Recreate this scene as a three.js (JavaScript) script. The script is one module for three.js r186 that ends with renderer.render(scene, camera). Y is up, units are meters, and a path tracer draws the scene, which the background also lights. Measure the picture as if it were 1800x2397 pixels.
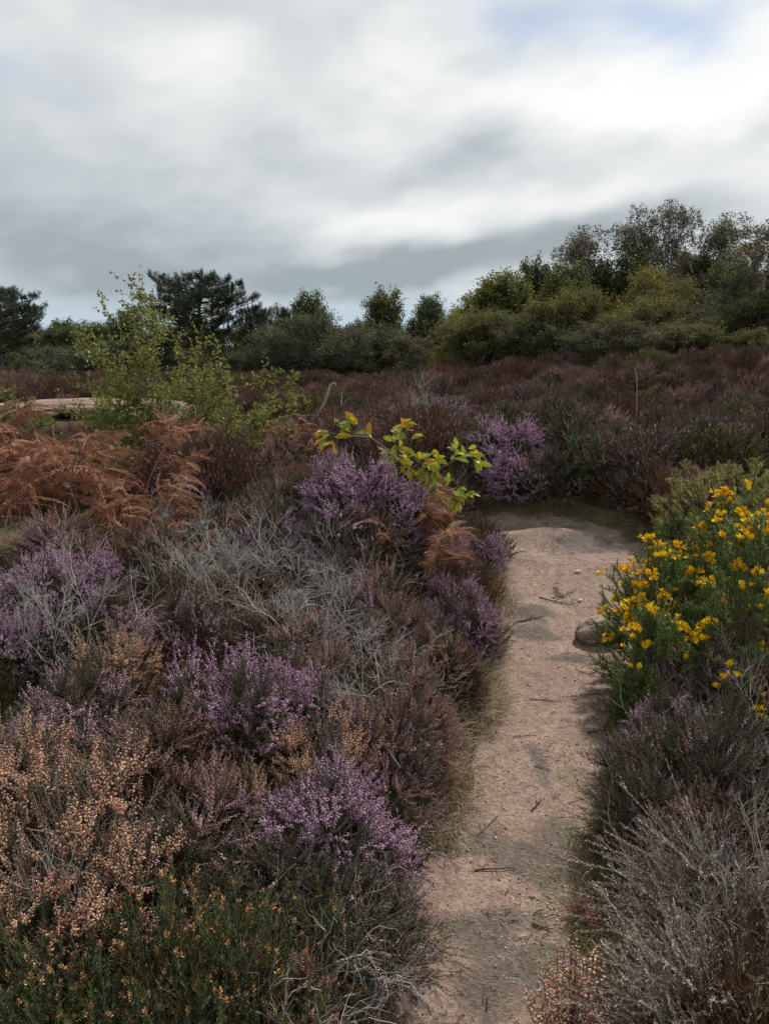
import * as THREE from 'three';
import { mergeGeometries } from 'three/addons/utils/BufferGeometryUtils.js';

// ---------------------------------------------------------------- camera, sky, sun, exposure
const scene = new THREE.Scene();
const camera = new THREE.PerspectiveCamera(69, 768 / 1024, 0.05, 600);
camera.position.set(0, 1.6, 0);
camera.rotation.set(THREE.MathUtils.degToRad(-12), 0, 0);
const renderer = new THREE.WebGLRenderer({ antialias: true });
renderer.toneMapping = THREE.LinearToneMapping;
renderer.toneMappingExposure = 1.22;
renderer.shadowMap.enabled = true;

const SUN_AZ = 28, SUN_EL = 46;
const rad = THREE.MathUtils.degToRad, { clamp, lerp } = THREE.MathUtils;
const ss = (a, b, x) => { const t = clamp((x - a) / (b - a), 0, 1); return t * t * (3 - 2 * t); };
const sunDir = new THREE.Vector3(Math.sin(rad(SUN_AZ)) * Math.cos(rad(SUN_EL)), Math.sin(rad(SUN_EL)), -Math.cos(rad(SUN_AZ)) * Math.cos(rad(SUN_EL)));
const sun = new THREE.DirectionalLight(new THREE.Color(1, 0.93, 0.83), 4.2);
sun.name = 'sun';
sun.position.copy(sunDir).multiplyScalar(60);
sun.castShadow = true;
sun.shadow.radius = 5;
sun.shadow.mapSize.set(2048, 2048);
Object.assign(sun.shadow.camera, { left: -40, right: 40, top: 40, bottom: -40, near: 1, far: 140 });
scene.add(sun, sun.target);

// seeded random numbers and value noise
function rng(seed) { let s = seed | 0; return () => { s = (s + 0x6d2b79f5) | 0; let t = Math.imul(s ^ (s >>> 15), 1 | s); t = (t + Math.imul(t ^ (t >>> 7), 61 | t)) ^ t; return ((t ^ (t >>> 14)) >>> 0) / 4294967296; }; }
const h3 = (x, y, z) => { let n = Math.imul(x, 374761393) ^ Math.imul(y, 668265263) ^ Math.imul(z, 2147483647 - 61); n = Math.imul(n ^ (n >>> 13), 1274126177); n ^= n >>> 16; return (n >>> 0) / 4294967296; };
function noise(x, y, z = 0) {
  const xi = Math.floor(x), yi = Math.floor(y), zi = Math.floor(z);
  let fx = x - xi, fy = y - yi, fz = z - zi;
  fx = fx * fx * (3 - 2 * fx); fy = fy * fy * (3 - 2 * fy); fz = fz * fz * (3 - 2 * fz);
  const l = (a, b, t) => a + (b - a) * t;
  const p = (k) => l(l(h3(xi, yi, k), h3(xi + 1, yi, k), fx), l(h3(xi, yi + 1, k), h3(xi + 1, yi + 1, k), fx), fy);
  return fz === 0 ? p(zi) : l(p(zi), p(zi + 1), fz);
}
const fbm = (x, y, z = 0, o = 4) => { let s = 0, a = 0.5; for (let i = 0; i < o; i++) { s += a * noise(x, y, z); x = x * 2.03 + 17.1; y = y * 2.03 + 5.3; z = z * 2.03; a *= 0.5; } return s / (1 - Math.pow(0.5, o)); };

// a broken sheet of stratus: cloud thickness decides between bright, grey and gaps of blue
{
  const W = 2048, H = 1024, data = new Float32Array(W * H * 4);
  const bump = (x, y, cx, cy, sx, sy, tilt = 0) => { const dx = x - cx, dy = y - cy - tilt * dx; return Math.exp(-(dx * dx) / (2 * sx * sx) - (dy * dy) / (2 * sy * sy)); };
  const mix3 = (a, b, t) => [lerp(a[0], b[0], t), lerp(a[1], b[1], t), lerp(a[2], b[2], t)];
  const BLUE = [0.27, 0.41, 0.66], LOW = [0.41, 0.53, 0.64], WHITE = [0.82, 0.82, 0.815], GREY = [0.455, 0.495, 0.53], DARK = [0.15, 0.19, 0.215];   // radiances of blue air, low haze, and thin to thick cloud
  for (let j = 0; j < H; j++) {
    const el = ((j + 0.5) / H - 0.5) * 180, ce = Math.cos(rad(el)), se = Math.sin(rad(el));
    for (let i = 0; i < W; i++) {
      const lon = ((i + 0.5) / W - 0.5) * 2 * Math.PI, x = Math.cos(lon) * ce, z = Math.sin(lon) * ce;
      const o = (j * W + i) * 4;
      let az = Math.atan2(x, -z) * 180 / Math.PI;
      const k = 1 / (Math.max(se, 0) + 0.16), u = x * k, v = z * k;
      const n1 = fbm(u * 1.1 + 7.3, v * 2.0 + 1.7, 0.5, 5), n2 = fbm(u * 2.7 + 3.1, v * 4.6 + 9.2, 0.5, 5), n3 = fbm(u * 0.6 + 11, v * 0.8 + 4, 0.5, 3);
      const wa = az + (fbm(x * 6 + 2, se * 12, z * 6 + 2.5, 4) - 0.5) * 12, we = el + (fbm(x * 8 + 5, se * 18 - x * 3, z * 8 + 4.5, 4) - 0.5) * 4.2;
      // 0 dark .. 1 bright
      const puff = fbm(x * 7 + se * 2 + 3, se * 17 - x * 2.4, z * 7 + 5.5, 5), wisp = fbm(x * 16 + 9, se * 34 - x * 7, z * 16 + 2.5, 4);
      let b = 0.6 + (n1 - 0.5) * 0.2 + (puff - 0.5) * 0.62 + (wisp - 0.5) * 0.16;
      b += 0.4 * bump(wa, we, 20, 16.8, 15, 3.0, 0.02) + 0.38 * bump(wa, we, 20, 11.2, 12, 1.4, 0.1) + 0.2 * bump(wa, we, 3, 9.2, 7, 1.4, 0.06) + 0.15 * bump(wa, we, 11, 4.7, 8, 1.0, 0.05);
      b += 0.16 * bump(wa, we, -4, 19, 12, 4);
      b -= 0.24 * bump(wa, we, 7, 12.9, 8, 1.7, 0.08) + 0.5 * bump(wa, we, 9.5, 7.9, 8, 1.25, 0.2) + 0.36 * bump(wa, we, -2, 5.9, 6, 1.3, 0.06) + 0.3 * bump(wa, we, -21, 6.6, 10, 1.9, -0.02) + 0.2 * bump(wa, we, -27, 10, 7, 3) + 0.2 * bump(wa, we, 26, 13.6, 4, 1.1, 0.15);
      b = clamp(b, 0, 1);
      let c = b < 0.5 ? mix3(DARK, GREY, b / 0.5) : mix3(GREY, WHITE, (b - 0.5) / 0.5);
      // gaps
      let g = 0.75 * bump(wa, we, 16, 20.1, 4.6, 1.3, -0.06) + 0.9 * bump(wa, we, 25, 23, 3, 1.1) + 0.4 * bump(wa, we, 8, 21.4, 2.6, 1.0) + 0.4 * bump(wa, we, -26.5, 17.6, 2.6, 0.7, -0.25);
      g += ss(0.62, 0.76, n3 * 0.6 + n2 * 0.4) * 0.7 * ss(26, 34, el + Math.max(0, Math.abs(az) - 40));
      c = mix3(c, BLUE, clamp(g, 0, 1) * 0.8);
      c = mix3(c, LOW, (1 - ss(0.5, 6.4, we)) * (0.86 - 0.4 * bump(wa, we, -10, 3.6, 5, 1) - 0.4 * bump(wa, we, 12, 4.6, 8, 0.9)));
      const ang = Math.acos(clamp(x * sunDir.x + se * sunDir.y + z * sunDir.z, -1, 1)) * 180 / Math.PI;
      const glow = 1 + 0.5 * Math.exp(-((ang / 14) ** 2));
      data[o] = c[0] * glow; data[o + 1] = c[1] * glow; data[o + 2] = c[2] * glow * 0.985; data[o + 3] = 1;
    }
  }
  const sky = new THREE.DataTexture(data, W, H, THREE.RGBAFormat, THREE.FloatType);
  sky.mapping = THREE.EquirectangularReflectionMapping;
  sky.magFilter = THREE.LinearFilter; sky.needsUpdate = true;
  scene.background = sky; scene.environment = sky;
}

// ---------------------------------------------------------------- mesh builder and naming helpers
class MB {
  constructor(n = 1 << 14) { this.p = new Float32Array(n * 3); this.n = new Float32Array(n * 3); this.c = new Float32Array(n * 3); this.i = new Uint32Array(n * 3); this.v = 0; this.k = 0; }
  room(v, k) {
    if ((this.v + v) * 3 > this.p.length) for (const a of ['p', 'n', 'c']) { const b = new Float32Array(this[a].length * 2); b.set(this[a]); this[a] = b; }
    if (this.k + k > this.i.length) { const b = new Uint32Array(this.i.length * 2); b.set(this.i); this.i = b; }
  }
  vert(x, y, z, nx, ny, nz, c) { const o = this.v * 3; this.p[o] = x; this.p[o + 1] = y; this.p[o + 2] = z; this.n[o] = nx; this.n[o + 1] = ny; this.n[o + 2] = nz; this.c[o] = c[0]; this.c[o + 1] = c[1]; this.c[o + 2] = c[2]; return this.v++; }
  tri(a, b, c) { this.i[this.k++] = a; this.i[this.k++] = b; this.i[this.k++] = c; }
  // tapered chain of sticks through points
  chain(P, r0, r1, c, sides = 3) {
    this.room(P.length * sides + 8, P.length * sides * 6 + 24);
    let start = this.v, [tx, ty, tz] = [0, 0, 0], ax, ay, az, bx, by, bz;
    for (let q = 0; q < P.length; q++) {
      const A = P[Math.max(0, q - 1)], B = P[Math.min(P.length - 1, q + 1)];
      tx = B[0] - A[0]; ty = B[1] - A[1]; tz = B[2] - A[2];
      const l = Math.hypot(tx, ty, tz) || 1; tx /= l; ty /= l; tz /= l;
      if (q === 0) { if (Math.abs(ty) < 0.9) { ax = -tz; ay = 0; az = tx; } else { ax = 0; ay = tz; az = -ty; } }
      const dt = ax * tx + ay * ty + az * tz; ax -= dt * tx; ay -= dt * ty; az -= dt * tz;
      const m = Math.hypot(ax, ay, az) || 1; ax /= m; ay /= m; az /= m;
      bx = ty * az - tz * ay; by = tz * ax - tx * az; bz = tx * ay - ty * ax;
      const r = r0 + (r1 - r0) * q / (P.length - 1);
      for (let s = 0; s < sides; s++) { const w = s / sides * 6.283185, cw = Math.cos(w), sw = Math.sin(w), nx = ax * cw + bx * sw, ny = ay * cw + by * sw, nz = az * cw + bz * sw; this.vert(P[q][0] + nx * r, P[q][1] + ny * r, P[q][2] + nz * r, nx, ny, nz, c); }
    }
    for (let q = 0; q + 1 < P.length; q++) for (let s = 0; s < sides; s++) { const a = start + q * sides + s, b = start + q * sides + (s + 1) % sides; this.tri(a, b, a + sides); this.tri(b, b + sides, a + sides); }
  }
  // a diamond blade from p along d (unit), face normal hint n
  blade(p, d, n, L, Wd, c, at = 0.5) {
    this.room(4, 6);
    let sx = d[1] * n[2] - d[2] * n[1], sy = d[2] * n[0] - d[0] * n[2], sz = d[0] * n[1] - d[1] * n[0];
    const l = Math.hypot(sx, sy, sz) || 1, h = Wd / 2 / l; sx *= h; sy *= h; sz *= h;
    const mx = p[0] + d[0] * L * at, my = p[1] + d[1] * L * at, mz = p[2] + d[2] * L * at;
    const a = this.vert(p[0], p[1], p[2], n[0], n[1], n[2], c), b = this.vert(mx + sx, my + sy, mz + sz, n[0], n[1], n[2], c);
    const e = this.vert(mx - sx, my - sy, mz - sz, n[0], n[1], n[2], c), t = this.vert(p[0] + d[0] * L, p[1] + d[1] * L, p[2] + d[2] * L, n[0], n[1], n[2], c);
    this.tri(a, b, t); this.tri(a, t, e);
  }
  // a three-sided spine
  spine(p, d, L, r, c) {
    this.room(4, 9);
    let ax = -d[2], ay = 0, az = d[0]; let l = Math.hypot(ax, az); if (l < 1e-3) { ax = 1; az = 0; l = 1; } ax /= l; az /= l;
    const bx = d[1] * az, by = d[2] * ax - d[0] * az, bz = -d[1] * ax;
    const q = [];
    for (let s = 0; s < 3; s++) { const w = s * 2.0944, cw = Math.cos(w), sw = Math.sin(w), nx = ax * cw + bx * sw, ny = ay * cw + by * sw, nz = az * cw + bz * sw; q.push(this.vert(p[0] + nx * r, p[1] + ny * r, p[2] + nz * r, nx, ny, nz, c)); }
    const t = this.vert(p[0] + d[0] * L, p[1] + d[1] * L, p[2] + d[2] * L, d[0], d[1], d[2], c);
    this.tri(q[0], q[1], t); this.tri(q[1], q[2], t); this.tri(q[2], q[0], t);
  }
  // a small bell or bud: a stretched octahedron
  bud(p, r, d, L, c) {
    this.room(6, 24);
    let ax = -d[2], ay = 0, az = d[0]; let l = Math.hypot(ax, az); if (l < 1e-3) { ax = 1; az = 0; l = 1; } ax /= l; az /= l;
    const bx = d[1] * az, by = d[2] * ax - d[0] * az, bz = -d[1] * ax, s = this.v;
    this.vert(p[0] + ax * r, p[1] + ay * r, p[2] + az * r, ax, ay, az, c); this.vert(p[0] + bx * r, p[1] + by * r, p[2] + bz * r, bx, by, bz, c);
    this.vert(p[0] - ax * r, p[1] - ay * r, p[2] - az * r, -ax, -ay, -az, c); this.vert(p[0] - bx * r, p[1] - by * r, p[2] - bz * r, -bx, -by, -bz, c);
    this.vert(p[0] + d[0] * L, p[1] + d[1] * L, p[2] + d[2] * L, d[0], d[1], d[2], c); this.vert(p[0] - d[0] * L, p[1] - d[1] * L, p[2] - d[2] * L, -d[0], -d[1], -d[2], c);
    for (let q = 0; q < 4; q++) { const a = s + q, b = s + (q + 1) % 4; this.tri(a, b, s + 4); this.tri(b, a, s + 5); }
  }
  floret(p, r, d, L, c) { // as bud, three-sided
    this.room(5, 18);
    let ax = -d[2], ay = 0, az = d[0]; let l = Math.hypot(ax, az); if (l < 1e-3) { ax = 1; az = 0; l = 1; } ax /= l; az /= l;
    const bx = d[1] * az, by = d[2] * ax - d[0] * az, bz = -d[1] * ax, s = this.v;
    for (let q = 0; q < 3; q++) { const w = q * 2.0944, cw = Math.cos(w), sw = Math.sin(w), nx = ax * cw + bx * sw, ny = ay * cw + by * sw, nz = az * cw + bz * sw; this.vert(p[0] + nx * r, p[1] + ny * r, p[2] + nz * r, nx, ny, nz, c); }
    this.vert(p[0] + d[0] * L, p[1] + d[1] * L, p[2] + d[2] * L, d[0], d[1], d[2], c); this.vert(p[0] - d[0] * L, p[1] - d[1] * L, p[2] - d[2] * L, -d[0], -d[1], -d[2], c);
    for (let q = 0; q < 3; q++) { const a = s + q, b = s + (q + 1) % 3; this.tri(a, b, s + 3); this.tri(b, a, s + 4); }
  }
  geo() {
    const g = new THREE.BufferGeometry();
    g.setAttribute('position', new THREE.BufferAttribute(this.p.slice(0, this.v * 3), 3));
    g.setAttribute('normal', new THREE.BufferAttribute(this.n.slice(0, this.v * 3), 3));
    g.setAttribute('color', new THREE.BufferAttribute(this.c.slice(0, this.v * 3), 3));
    g.setIndex(new THREE.BufferAttribute(this.i.slice(0, this.k), 1));
    return g;
  }
}
let triangles = 0;
const used = new Map();
const numbered = (n) => { const k = used.get(n) ?? 0; used.set(n, k + 1); return k ? n + '_' + String(k).padStart(3, '0') : n; };
function part(name, mb, material, parent, kind) {
  const g = mb.isBufferGeometry ? mb : mb.geo();
  if (!g.userData.counted) { triangles += (g.index ?? g.attributes.position).count / 3; g.userData.counted = true; }
  const m = new THREE.Mesh(g, material); m.name = name; m.castShadow = m.receiveShadow = true;
  if (kind) m.userData.kind = kind;
  parent?.add(m); return m;
}
function tag(o, name, label, category, group, kind) {
  o.name = numbered(name); scene.add(o); o.userData = kind ? { kind } : {};
  if (label) o.userData.label = label; if (category) o.userData.category = category; if (group) o.userData.group = group;
  return o;
}
const mat = (o = {}) => new THREE.MeshPhysicalMaterial({ vertexColors: true, roughness: 0.85, metalness: 0, specularIntensity: 0.35, side: THREE.DoubleSide, ...o });
const leafMat = (t, o = {}) => new THREE.MeshPhysicalMaterial({ vertexColors: true, roughness: 0.9, transmission: t, thickness: 0, side: THREE.DoubleSide, specularIntensity: 0.2, ...o });
const M = { wood: mat({ roughness: 0.9 }), leaf: mat({ roughness: 0.75 }), flower: mat({ roughness: 0.8 }), thin: leafMat(0.4), petal: leafMat(0.25), needle: mat({ roughness: 0.7 }) };
const vary = (c, r, a = 0.25) => { const k = 1 + (r() - 0.5) * 2 * a; return [c[0] * k * (1 + (r() - 0.5) * a * 0.5), c[1] * k * (1 + (r() - 0.5) * a * 0.5), c[2] * k]; };
const pick = (L, r) => L[Math.min(L.length - 1, Math.floor(r() * L.length))];
const norm = (v) => { const l = Math.hypot(v[0], v[1], v[2]) || 1; return [v[0] / l, v[1] / l, v[2] / l]; };
const add = (a, b, k = 1) => [a[0] + b[0] * k, a[1] + b[1] * k, a[2] + b[2] * k];
const rnd3 = (r) => norm([r() - 0.5 + 1e-4, r() - 0.5, r() - 0.5]);
const bez = (a, b, c, t) => { const s = 1 - t; return [s * s * a[0] + 2 * s * t * b[0] + t * t * c[0], s * s * a[1] + 2 * s * t * b[1] + t * t * c[1], s * s * a[2] + 2 * s * t * b[2] + t * t * c[2]]; };
const cross = (a, b) => [a[1] * b[2] - a[2] * b[1], a[2] * b[0] - a[0] * b[2], a[0] * b[1] - a[1] * b[0]];
// unit vector leaving axis d at angle `open`, turned by w round it
function off(d, w, open) { let a = Math.abs(d[1]) < 0.9 ? norm(cross(d, [0, 1, 0])) : norm(cross(d, [1, 0, 0])); const b = cross(d, a), c = Math.cos(open), s = Math.sin(open), cw = Math.cos(w) * s, sw = Math.sin(w) * s; return [d[0] * c + a[0] * cw + b[0] * sw, d[1] * c + a[1] * cw + b[1] * sw, d[2] * c + a[2] * cw + b[2] * sw]; }

// ---------------------------------------------------------------- terrain
// path margins, by distance ahead of the photographer: [distance, left, right]
const EDGE = [[-3, -0.5, 0.1], [0, -0.4, 0.34], [1.0, -0.23, 0.47], [1.52, -0.1, 0.56], [1.84, 0.02, 0.63], [2.26, 0.19, 0.74], [2.54, 0.28, 0.83], [2.88, 0.39, 0.96], [3.32, 0.5, 1.12], [3.88, 0.63, 1.36], [4.58, 0.78, 1.82], [5.01, 0.82, 2.0], [5.5, 0.78, 2.1], [6.0, 0.5, 1.95], [6.3, 0.3, 1.72], [6.6, 0.1, 1.3]];
const edgeAt = (d) => { for (let i = 0; i + 1 < EDGE.length; i++) if (d <= EDGE[i + 1][0]) { const a = EDGE[i], b = EDGE[i + 1], t = clamp((d - a[0]) / (b[0] - a[0]), 0, 1); return [lerp(a[1], b[1], t), lerp(a[2], b[2], t)]; } return [EDGE.at(-1)[1], EDGE.at(-1)[2]]; };
const seg = (x, d, ax, ad, bx, bd) => { const t = clamp(((x - ax) * (bx - ax) + (d - ad) * (bd - ad)) / ((bx - ax) ** 2 + (bd - ad) ** 2), 0, 1); return Math.hypot(x - ax - t * (bx - ax), d - ad - t * (bd - ad)); };
// metres inside (+) or outside (-) the trodden sand
function pathIn(x, d) {
  const [l, r] = edgeAt(d); let m = Math.min(x - l, r - x, 6.45 - d);
  m = Math.max(m, 0.4 - seg(x, d, 1.0, 6.1, 0.0, 6.7));
  return m + (noise(x * 3.1, d * 3.1, 7.5) - 0.5) * 0.16 + (noise(x * 9, d * 9, 3.5) - 0.5) * 0.05;
}
const MOUNDS = [[-0.1, 4.8, 0.6, 0.36], [1.5, 7.7, 1.0, 0.42], [3.2, 7.0, 1.2, 0.3], [-0.3, 7.9, 0.9, 0.12], [-2.0, 3.9, 0.55, 0.22]];   // hummocks that carry the taller bushes
function ground0(x, d) {
  let y = 0.12 * ss(3.5, 6.5, d) + 0.33 * ss(7, 16, d) - 0.1 * ss(16, 40, d);
  y += 0.1 * clamp(x, 0, 12) * ss(6, 18, d);
  for (const [mx, md, mr, mh] of MOUNDS) y += mh * Math.exp(-((x - mx) ** 2 + (d - md) ** 2) / (mr * mr));
  y += (fbm(x * 0.22 + 3, d * 0.22 + 9, 0.5, 3) - 0.5) * 0.3 * ss(8, 16, d);
  return y;
}
function groundY(x, z) {
  const d = -z, m = pathIn(x, d);
  let y = ground0(x, d);
  y += (1 - ss(-0.16, 0.1, m)) * (0.05 + 0.05 * fbm(x * 2, d * 2, 1.5, 3)) - 0.035 * ss(-0.04, 0.1, m);
  y += ss(0.25, 1.2, -m) * 0.05;
  return y;
}
// ---------------------------------------------------------------- ground sheet
{
  const axis = (lo, hi, near, step, grow) => { const a = [0]; let s = step; while (a.at(-1) < hi) { s = a.at(-1) < near ? step : s * grow; a.push(a.at(-1) + s); } const b = []; s = step; let q = 0; while (q > lo) { s = -q < near ? step : s * grow; q -= s; b.unshift(q); } return [...b, ...a]; };
  const X = axis(-260, 260, 4, 0.065, 1.13), D = axis(-40, 420, 9, 0.065, 1.11), mb = new MB(X.length * D.length + 10);
  const r = rng(5);
  mb.room(X.length * D.length, X.length * D.length * 6);
  for (const d of D) for (const x of X) {
    const e = 0.03, y = groundY(x, -d), nx = groundY(x - e, -d) - groundY(x + e, -d), nz = groundY(x, -d + e) - groundY(x, -d - e), n = norm([nx, 2 * e, -nz]);
    const t = fbm(x * 3, d * 3, 2.5, 3), g = fbm(x * 0.4, d * 0.4, 9.5, 3), k = 0.7 + 0.6 * r();
    const c = [lerp(0.045, 0.10, t), lerp(0.036, 0.068, t), lerp(0.026, 0.046, t)].map((q, i) => q * k * (i === 1 ? 1 + 0.25 * g : 1));
    mb.vert(x, y, -d, ...n, c);
  }
  for (let j = 0; j + 1 < D.length; j++) for (let i = 0; i + 1 < X.length; i++) { const a = j * X.length + i, b = a + X.length; mb.tri(a, a + 1, b); mb.tri(a + 1, b + 1, b); }
  tag(part('ground', mb, mat({ roughness: 1 })), 'ground', null, null, null, 'structure');
}

// ---------------------------------------------------------------- trodden sand path
const BUMPS = [[1.02, 3.72, 0.17, 0.1, 0.028], [0.86, 4.35, 0.26, 0.17, 0.05], [1.02, 5.35, 0.3, 0.2, 0.06], [1.75, 5.15, 0.3, 0.22, 0.06], [1.3, 5.9, 0.5, 0.2, 0.07], [1.66, 4.55, 0.25, 0.16, 0.04]];
function pathY(x, d) {
  let y = ground0(x, d) + (fbm(x * 2.2, d * 2.2, 4.5, 3) - 0.5) * 0.055 + (noise(x * 7, d * 7, 2.5) - 0.5) * 0.014 + (noise(x * 15, d * 15, 6.5) - 0.5) * 0.012 + (noise(x * 29, d * 29, 6.5) - 0.5) * 0.005;
  for (const [bx, bd, rx, rd, h] of BUMPS) { const q = ((x - bx) / rx) ** 2 + ((d - bd) / rd) ** 2; if (q < 4) y += h * Math.exp(-q * 1.6); }
  // a trickle of washed-out grit runs down the right of the track beyond the stone
  y -= 0.03 * Math.exp(-(((x - (1.28 - 0.12 * Math.sin(d * 1.7))) / 0.11) ** 2)) * ss(3.9, 4.6, d) * (1 - ss(5.6, 6.2, d));
  return y;
}
{
  const N = 1024, px = new Uint8Array(N * N * 4), bp = new Uint8Array(N * N * 4), r = rng(77);
  const wrapNoise = (x, y, f, s) => { // tiles over [0,1]
    const xs = x * f, ys = y * f, xi = Math.floor(xs), yi = Math.floor(ys); let fx = xs - xi, fy = ys - yi; fx = fx * fx * (3 - 2 * fx); fy = fy * fy * (3 - 2 * fy);
    const q = (a, b) => h3(((a % f) + f) % f, ((b % f) + f) % f, s); return lerp(lerp(q(xi, yi), q(xi + 1, yi), fx), lerp(q(xi, yi + 1), q(xi + 1, yi + 1), fx), fy);
  };
  for (let j = 0; j < N; j++) for (let i = 0; i < N; i++) {
    const x = i / N, y = j / N, o = (j * N + i) * 4;
    const g1 = r(), g2 = wrapNoise(x, y, 256, 3), g3 = wrapNoise(x, y, 96, 5), g4 = wrapNoise(x, y, 28, 8);
    let k = 0.70 + 0.34 * (g1 * 0.4 + g2 * 0.6) + (g3 - 0.5) * 0.24 + (g4 - 0.5) * 0.12;
    if (g1 < 0.02) k *= 0.5; if (g1 > 0.985) k *= 1.25;
    const v = clamp(k, 0, 1.1) * 218; px[o] = Math.min(255, v); px[o + 1] = Math.min(255, v * (0.99 + 0.02 * g3)); px[o + 2] = Math.min(255, v * (0.98 + 0.03 * g2)); px[o + 3] = 255;
    const hgt = clamp(0.25 * g1 + 0.35 * g2 + 0.25 * g3 + 0.3 * g4, 0, 1) * 255; bp[o] = bp[o + 1] = bp[o + 2] = hgt; bp[o + 3] = 255;
  }
  const tex = (d, srgb) => { const t = new THREE.DataTexture(d, N, N); t.magFilter = THREE.LinearFilter; t.wrapS = t.wrapT = THREE.RepeatWrapping; if (srgb) t.colorSpace = THREE.SRGBColorSpace; t.needsUpdate = true; return t; };
  M.sand = new THREE.MeshStandardMaterial({ vertexColors: true, map: tex(px, true), bumpMap: tex(bp, false), bumpScale: 0.009, roughness: 0.95 });
  // darker grey patches mixed into the sand colour, with ragged outlines
  const PATCHES = [[0.28, 1.62, 0.1, 0.12], [0.42, 1.66, 0.1, 0.12], [0.26, 1.8, 0.12, 0.09], [0.38, 1.86, 0.11, 0.06], [0.48, 2.12, 0.13, 0.12], [0.36, 2.2, 0.08, 0.08], [0.6, 2.25, 0.09, 0.1], [0.62, 2.7, 0.04, 0.2], [0.88, 4.35, 0.2, 0.14], [0.84, 4.05, 0.16, 0.1], [1.02, 3.72, 0.14, 0.07], [1.3, 6.05, 0.35, 0.15], [1.6, 5.7, 0.3, 0.2], [0.15, 1.45, 0.12, 0.1], [0.4, 1.45, 0.15, 0.06]];
  const s = 0.02, x0 = -1.3, x1 = 2.7, d0 = -1.5, d1 = 7.9, nx = Math.round((x1 - x0) / s), nd = Math.round((d1 - d0) / s), mb = new MB(1 << 16), uv = [], id = new Map();
  const SAND = [0.42, 0.28, 0.222], PATCHC = [0.17, 0.14, 0.115], PALE = [0.49, 0.345, 0.28], GREEN = [0.2, 0.2, 0.09];
  const vert = (i, j) => {
    const key = j * (nx + 1) + i; if (id.has(key)) return id.get(key);
    const x = x0 + i * s, d = d0 + j * s, y = pathY(x, d), e = 0.02, n = norm([pathY(x - e, d) - pathY(x + e, d), 2 * e, pathY(x, d + e) - pathY(x, d - e)]);
    let st = 0; for (const [a, b, c, f] of PATCHES) st = Math.max(st, 1.25 - Math.hypot((x - a) / c, (d - b) / f));
    const rag = fbm(x * 13, d * 13, 3.5, 4), greyed = ss(0.42, 0.72, st * 0.55 + rag * 0.75) * 0.8;
    let c = [0, 1, 2].map((k) => lerp(lerp(SAND[k], PALE[k], fbm(x * 4, d * 4, 8.5, 3)), PATCHC[k], greyed));
    const m = pathIn(x, d), moss = (x > edgeAt(d)[1] - 0.2 ? ss(0.48, 0.62, fbm(x * 7, d * 7, 21.5, 4)) * 0.4 * (d < 2.7 ? 1 : 0.2) : 0);
    c = c.map((v, k) => lerp(v, GREEN[k], moss));
    const peat = ss(0.5, 0.68, fbm(x * 9, d * 9, 31.5, 4)) * 0.35 * (m < 0.12 ? 1 : 0.25);   // crumbled peat trodden in from the margins
    c = c.map((v, k) => lerp(v, [0.12, 0.085, 0.06][k], peat));
    mb.room(1, 6); const q = mb.vert(x, y, -d, ...n, c); uv.push(x / 0.9, d / 0.9); id.set(key, q); return q;
  };
  for (let j = 0; j < nd; j++) for (let i = 0; i < nx; i++) {
    const x = x0 + (i + 0.5) * s, d = d0 + (j + 0.5) * s; if (pathIn(x, d) < -0.2) continue;
    const a = vert(i, j), b = vert(i + 1, j), c = vert(i, j + 1), e = vert(i + 1, j + 1); mb.room(0, 6); mb.tri(a, b, c); mb.tri(b, e, c);
  }
  const g = mb.geo(); g.setAttribute('uv', new THREE.BufferAttribute(new Float32Array(uv), 2));
  tag(part('path', g, M.sand), 'path', null, null, null, 'structure');
}

// pebble-like lumps from a displaced icosahedron
function lump(seed, detail, rough, c1, c2, squash = [1, 1, 1]) {
  const g0 = new THREE.IcosahedronGeometry(1, detail), p = g0.attributes.position, mb = new MB(p.count + 8); mb.room(p.count, p.count);
  const at = (x, y, z) => { const k = 1 + (fbm(x * 1.3 + seed, y * 1.3 + 4, z * 1.3 + 8, 3) - 0.5) * rough + (fbm(x * 6 + seed, y * 6, z * 6, 3) - 0.5) * rough * 0.16; return [x * k * squash[0], y * k * squash[1], z * k * squash[2]]; };
  for (let i = 0; i < p.count; i++) {
    const v = [p.getX(i), p.getY(i), p.getZ(i)], a = at(...v), t1 = norm(cross(v, Math.abs(v[1]) < 0.9 ? [0, 1, 0] : [1, 0, 0])), t2 = cross(v, t1), e = 0.05;
    const b = at(...norm(add(v, t1, e))), c = at(...norm(add(v, t2, e))), n = norm(cross(add(b, a, -1), add(c, a, -1))), s = n[0] * v[0] + n[1] * v[1] + n[2] * v[2] < 0 ? -1 : 1;
    const k = ss(0.3, 0.75, fbm(v[0] * 3.4 + seed, v[1] * 3.4, v[2] * 3.4, 4));
    mb.vert(...a, n[0] * s, n[1] * s, n[2] * s, [0, 1, 2].map((q) => lerp(c1[q], c2[q], k) * (0.85 + 0.3 * noise(v[0] * 40, v[1] * 40, v[2] * 40 + 0.5)))); mb.tri; mb.i[mb.k++] = i;
  }
  return mb.geo();
}
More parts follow.
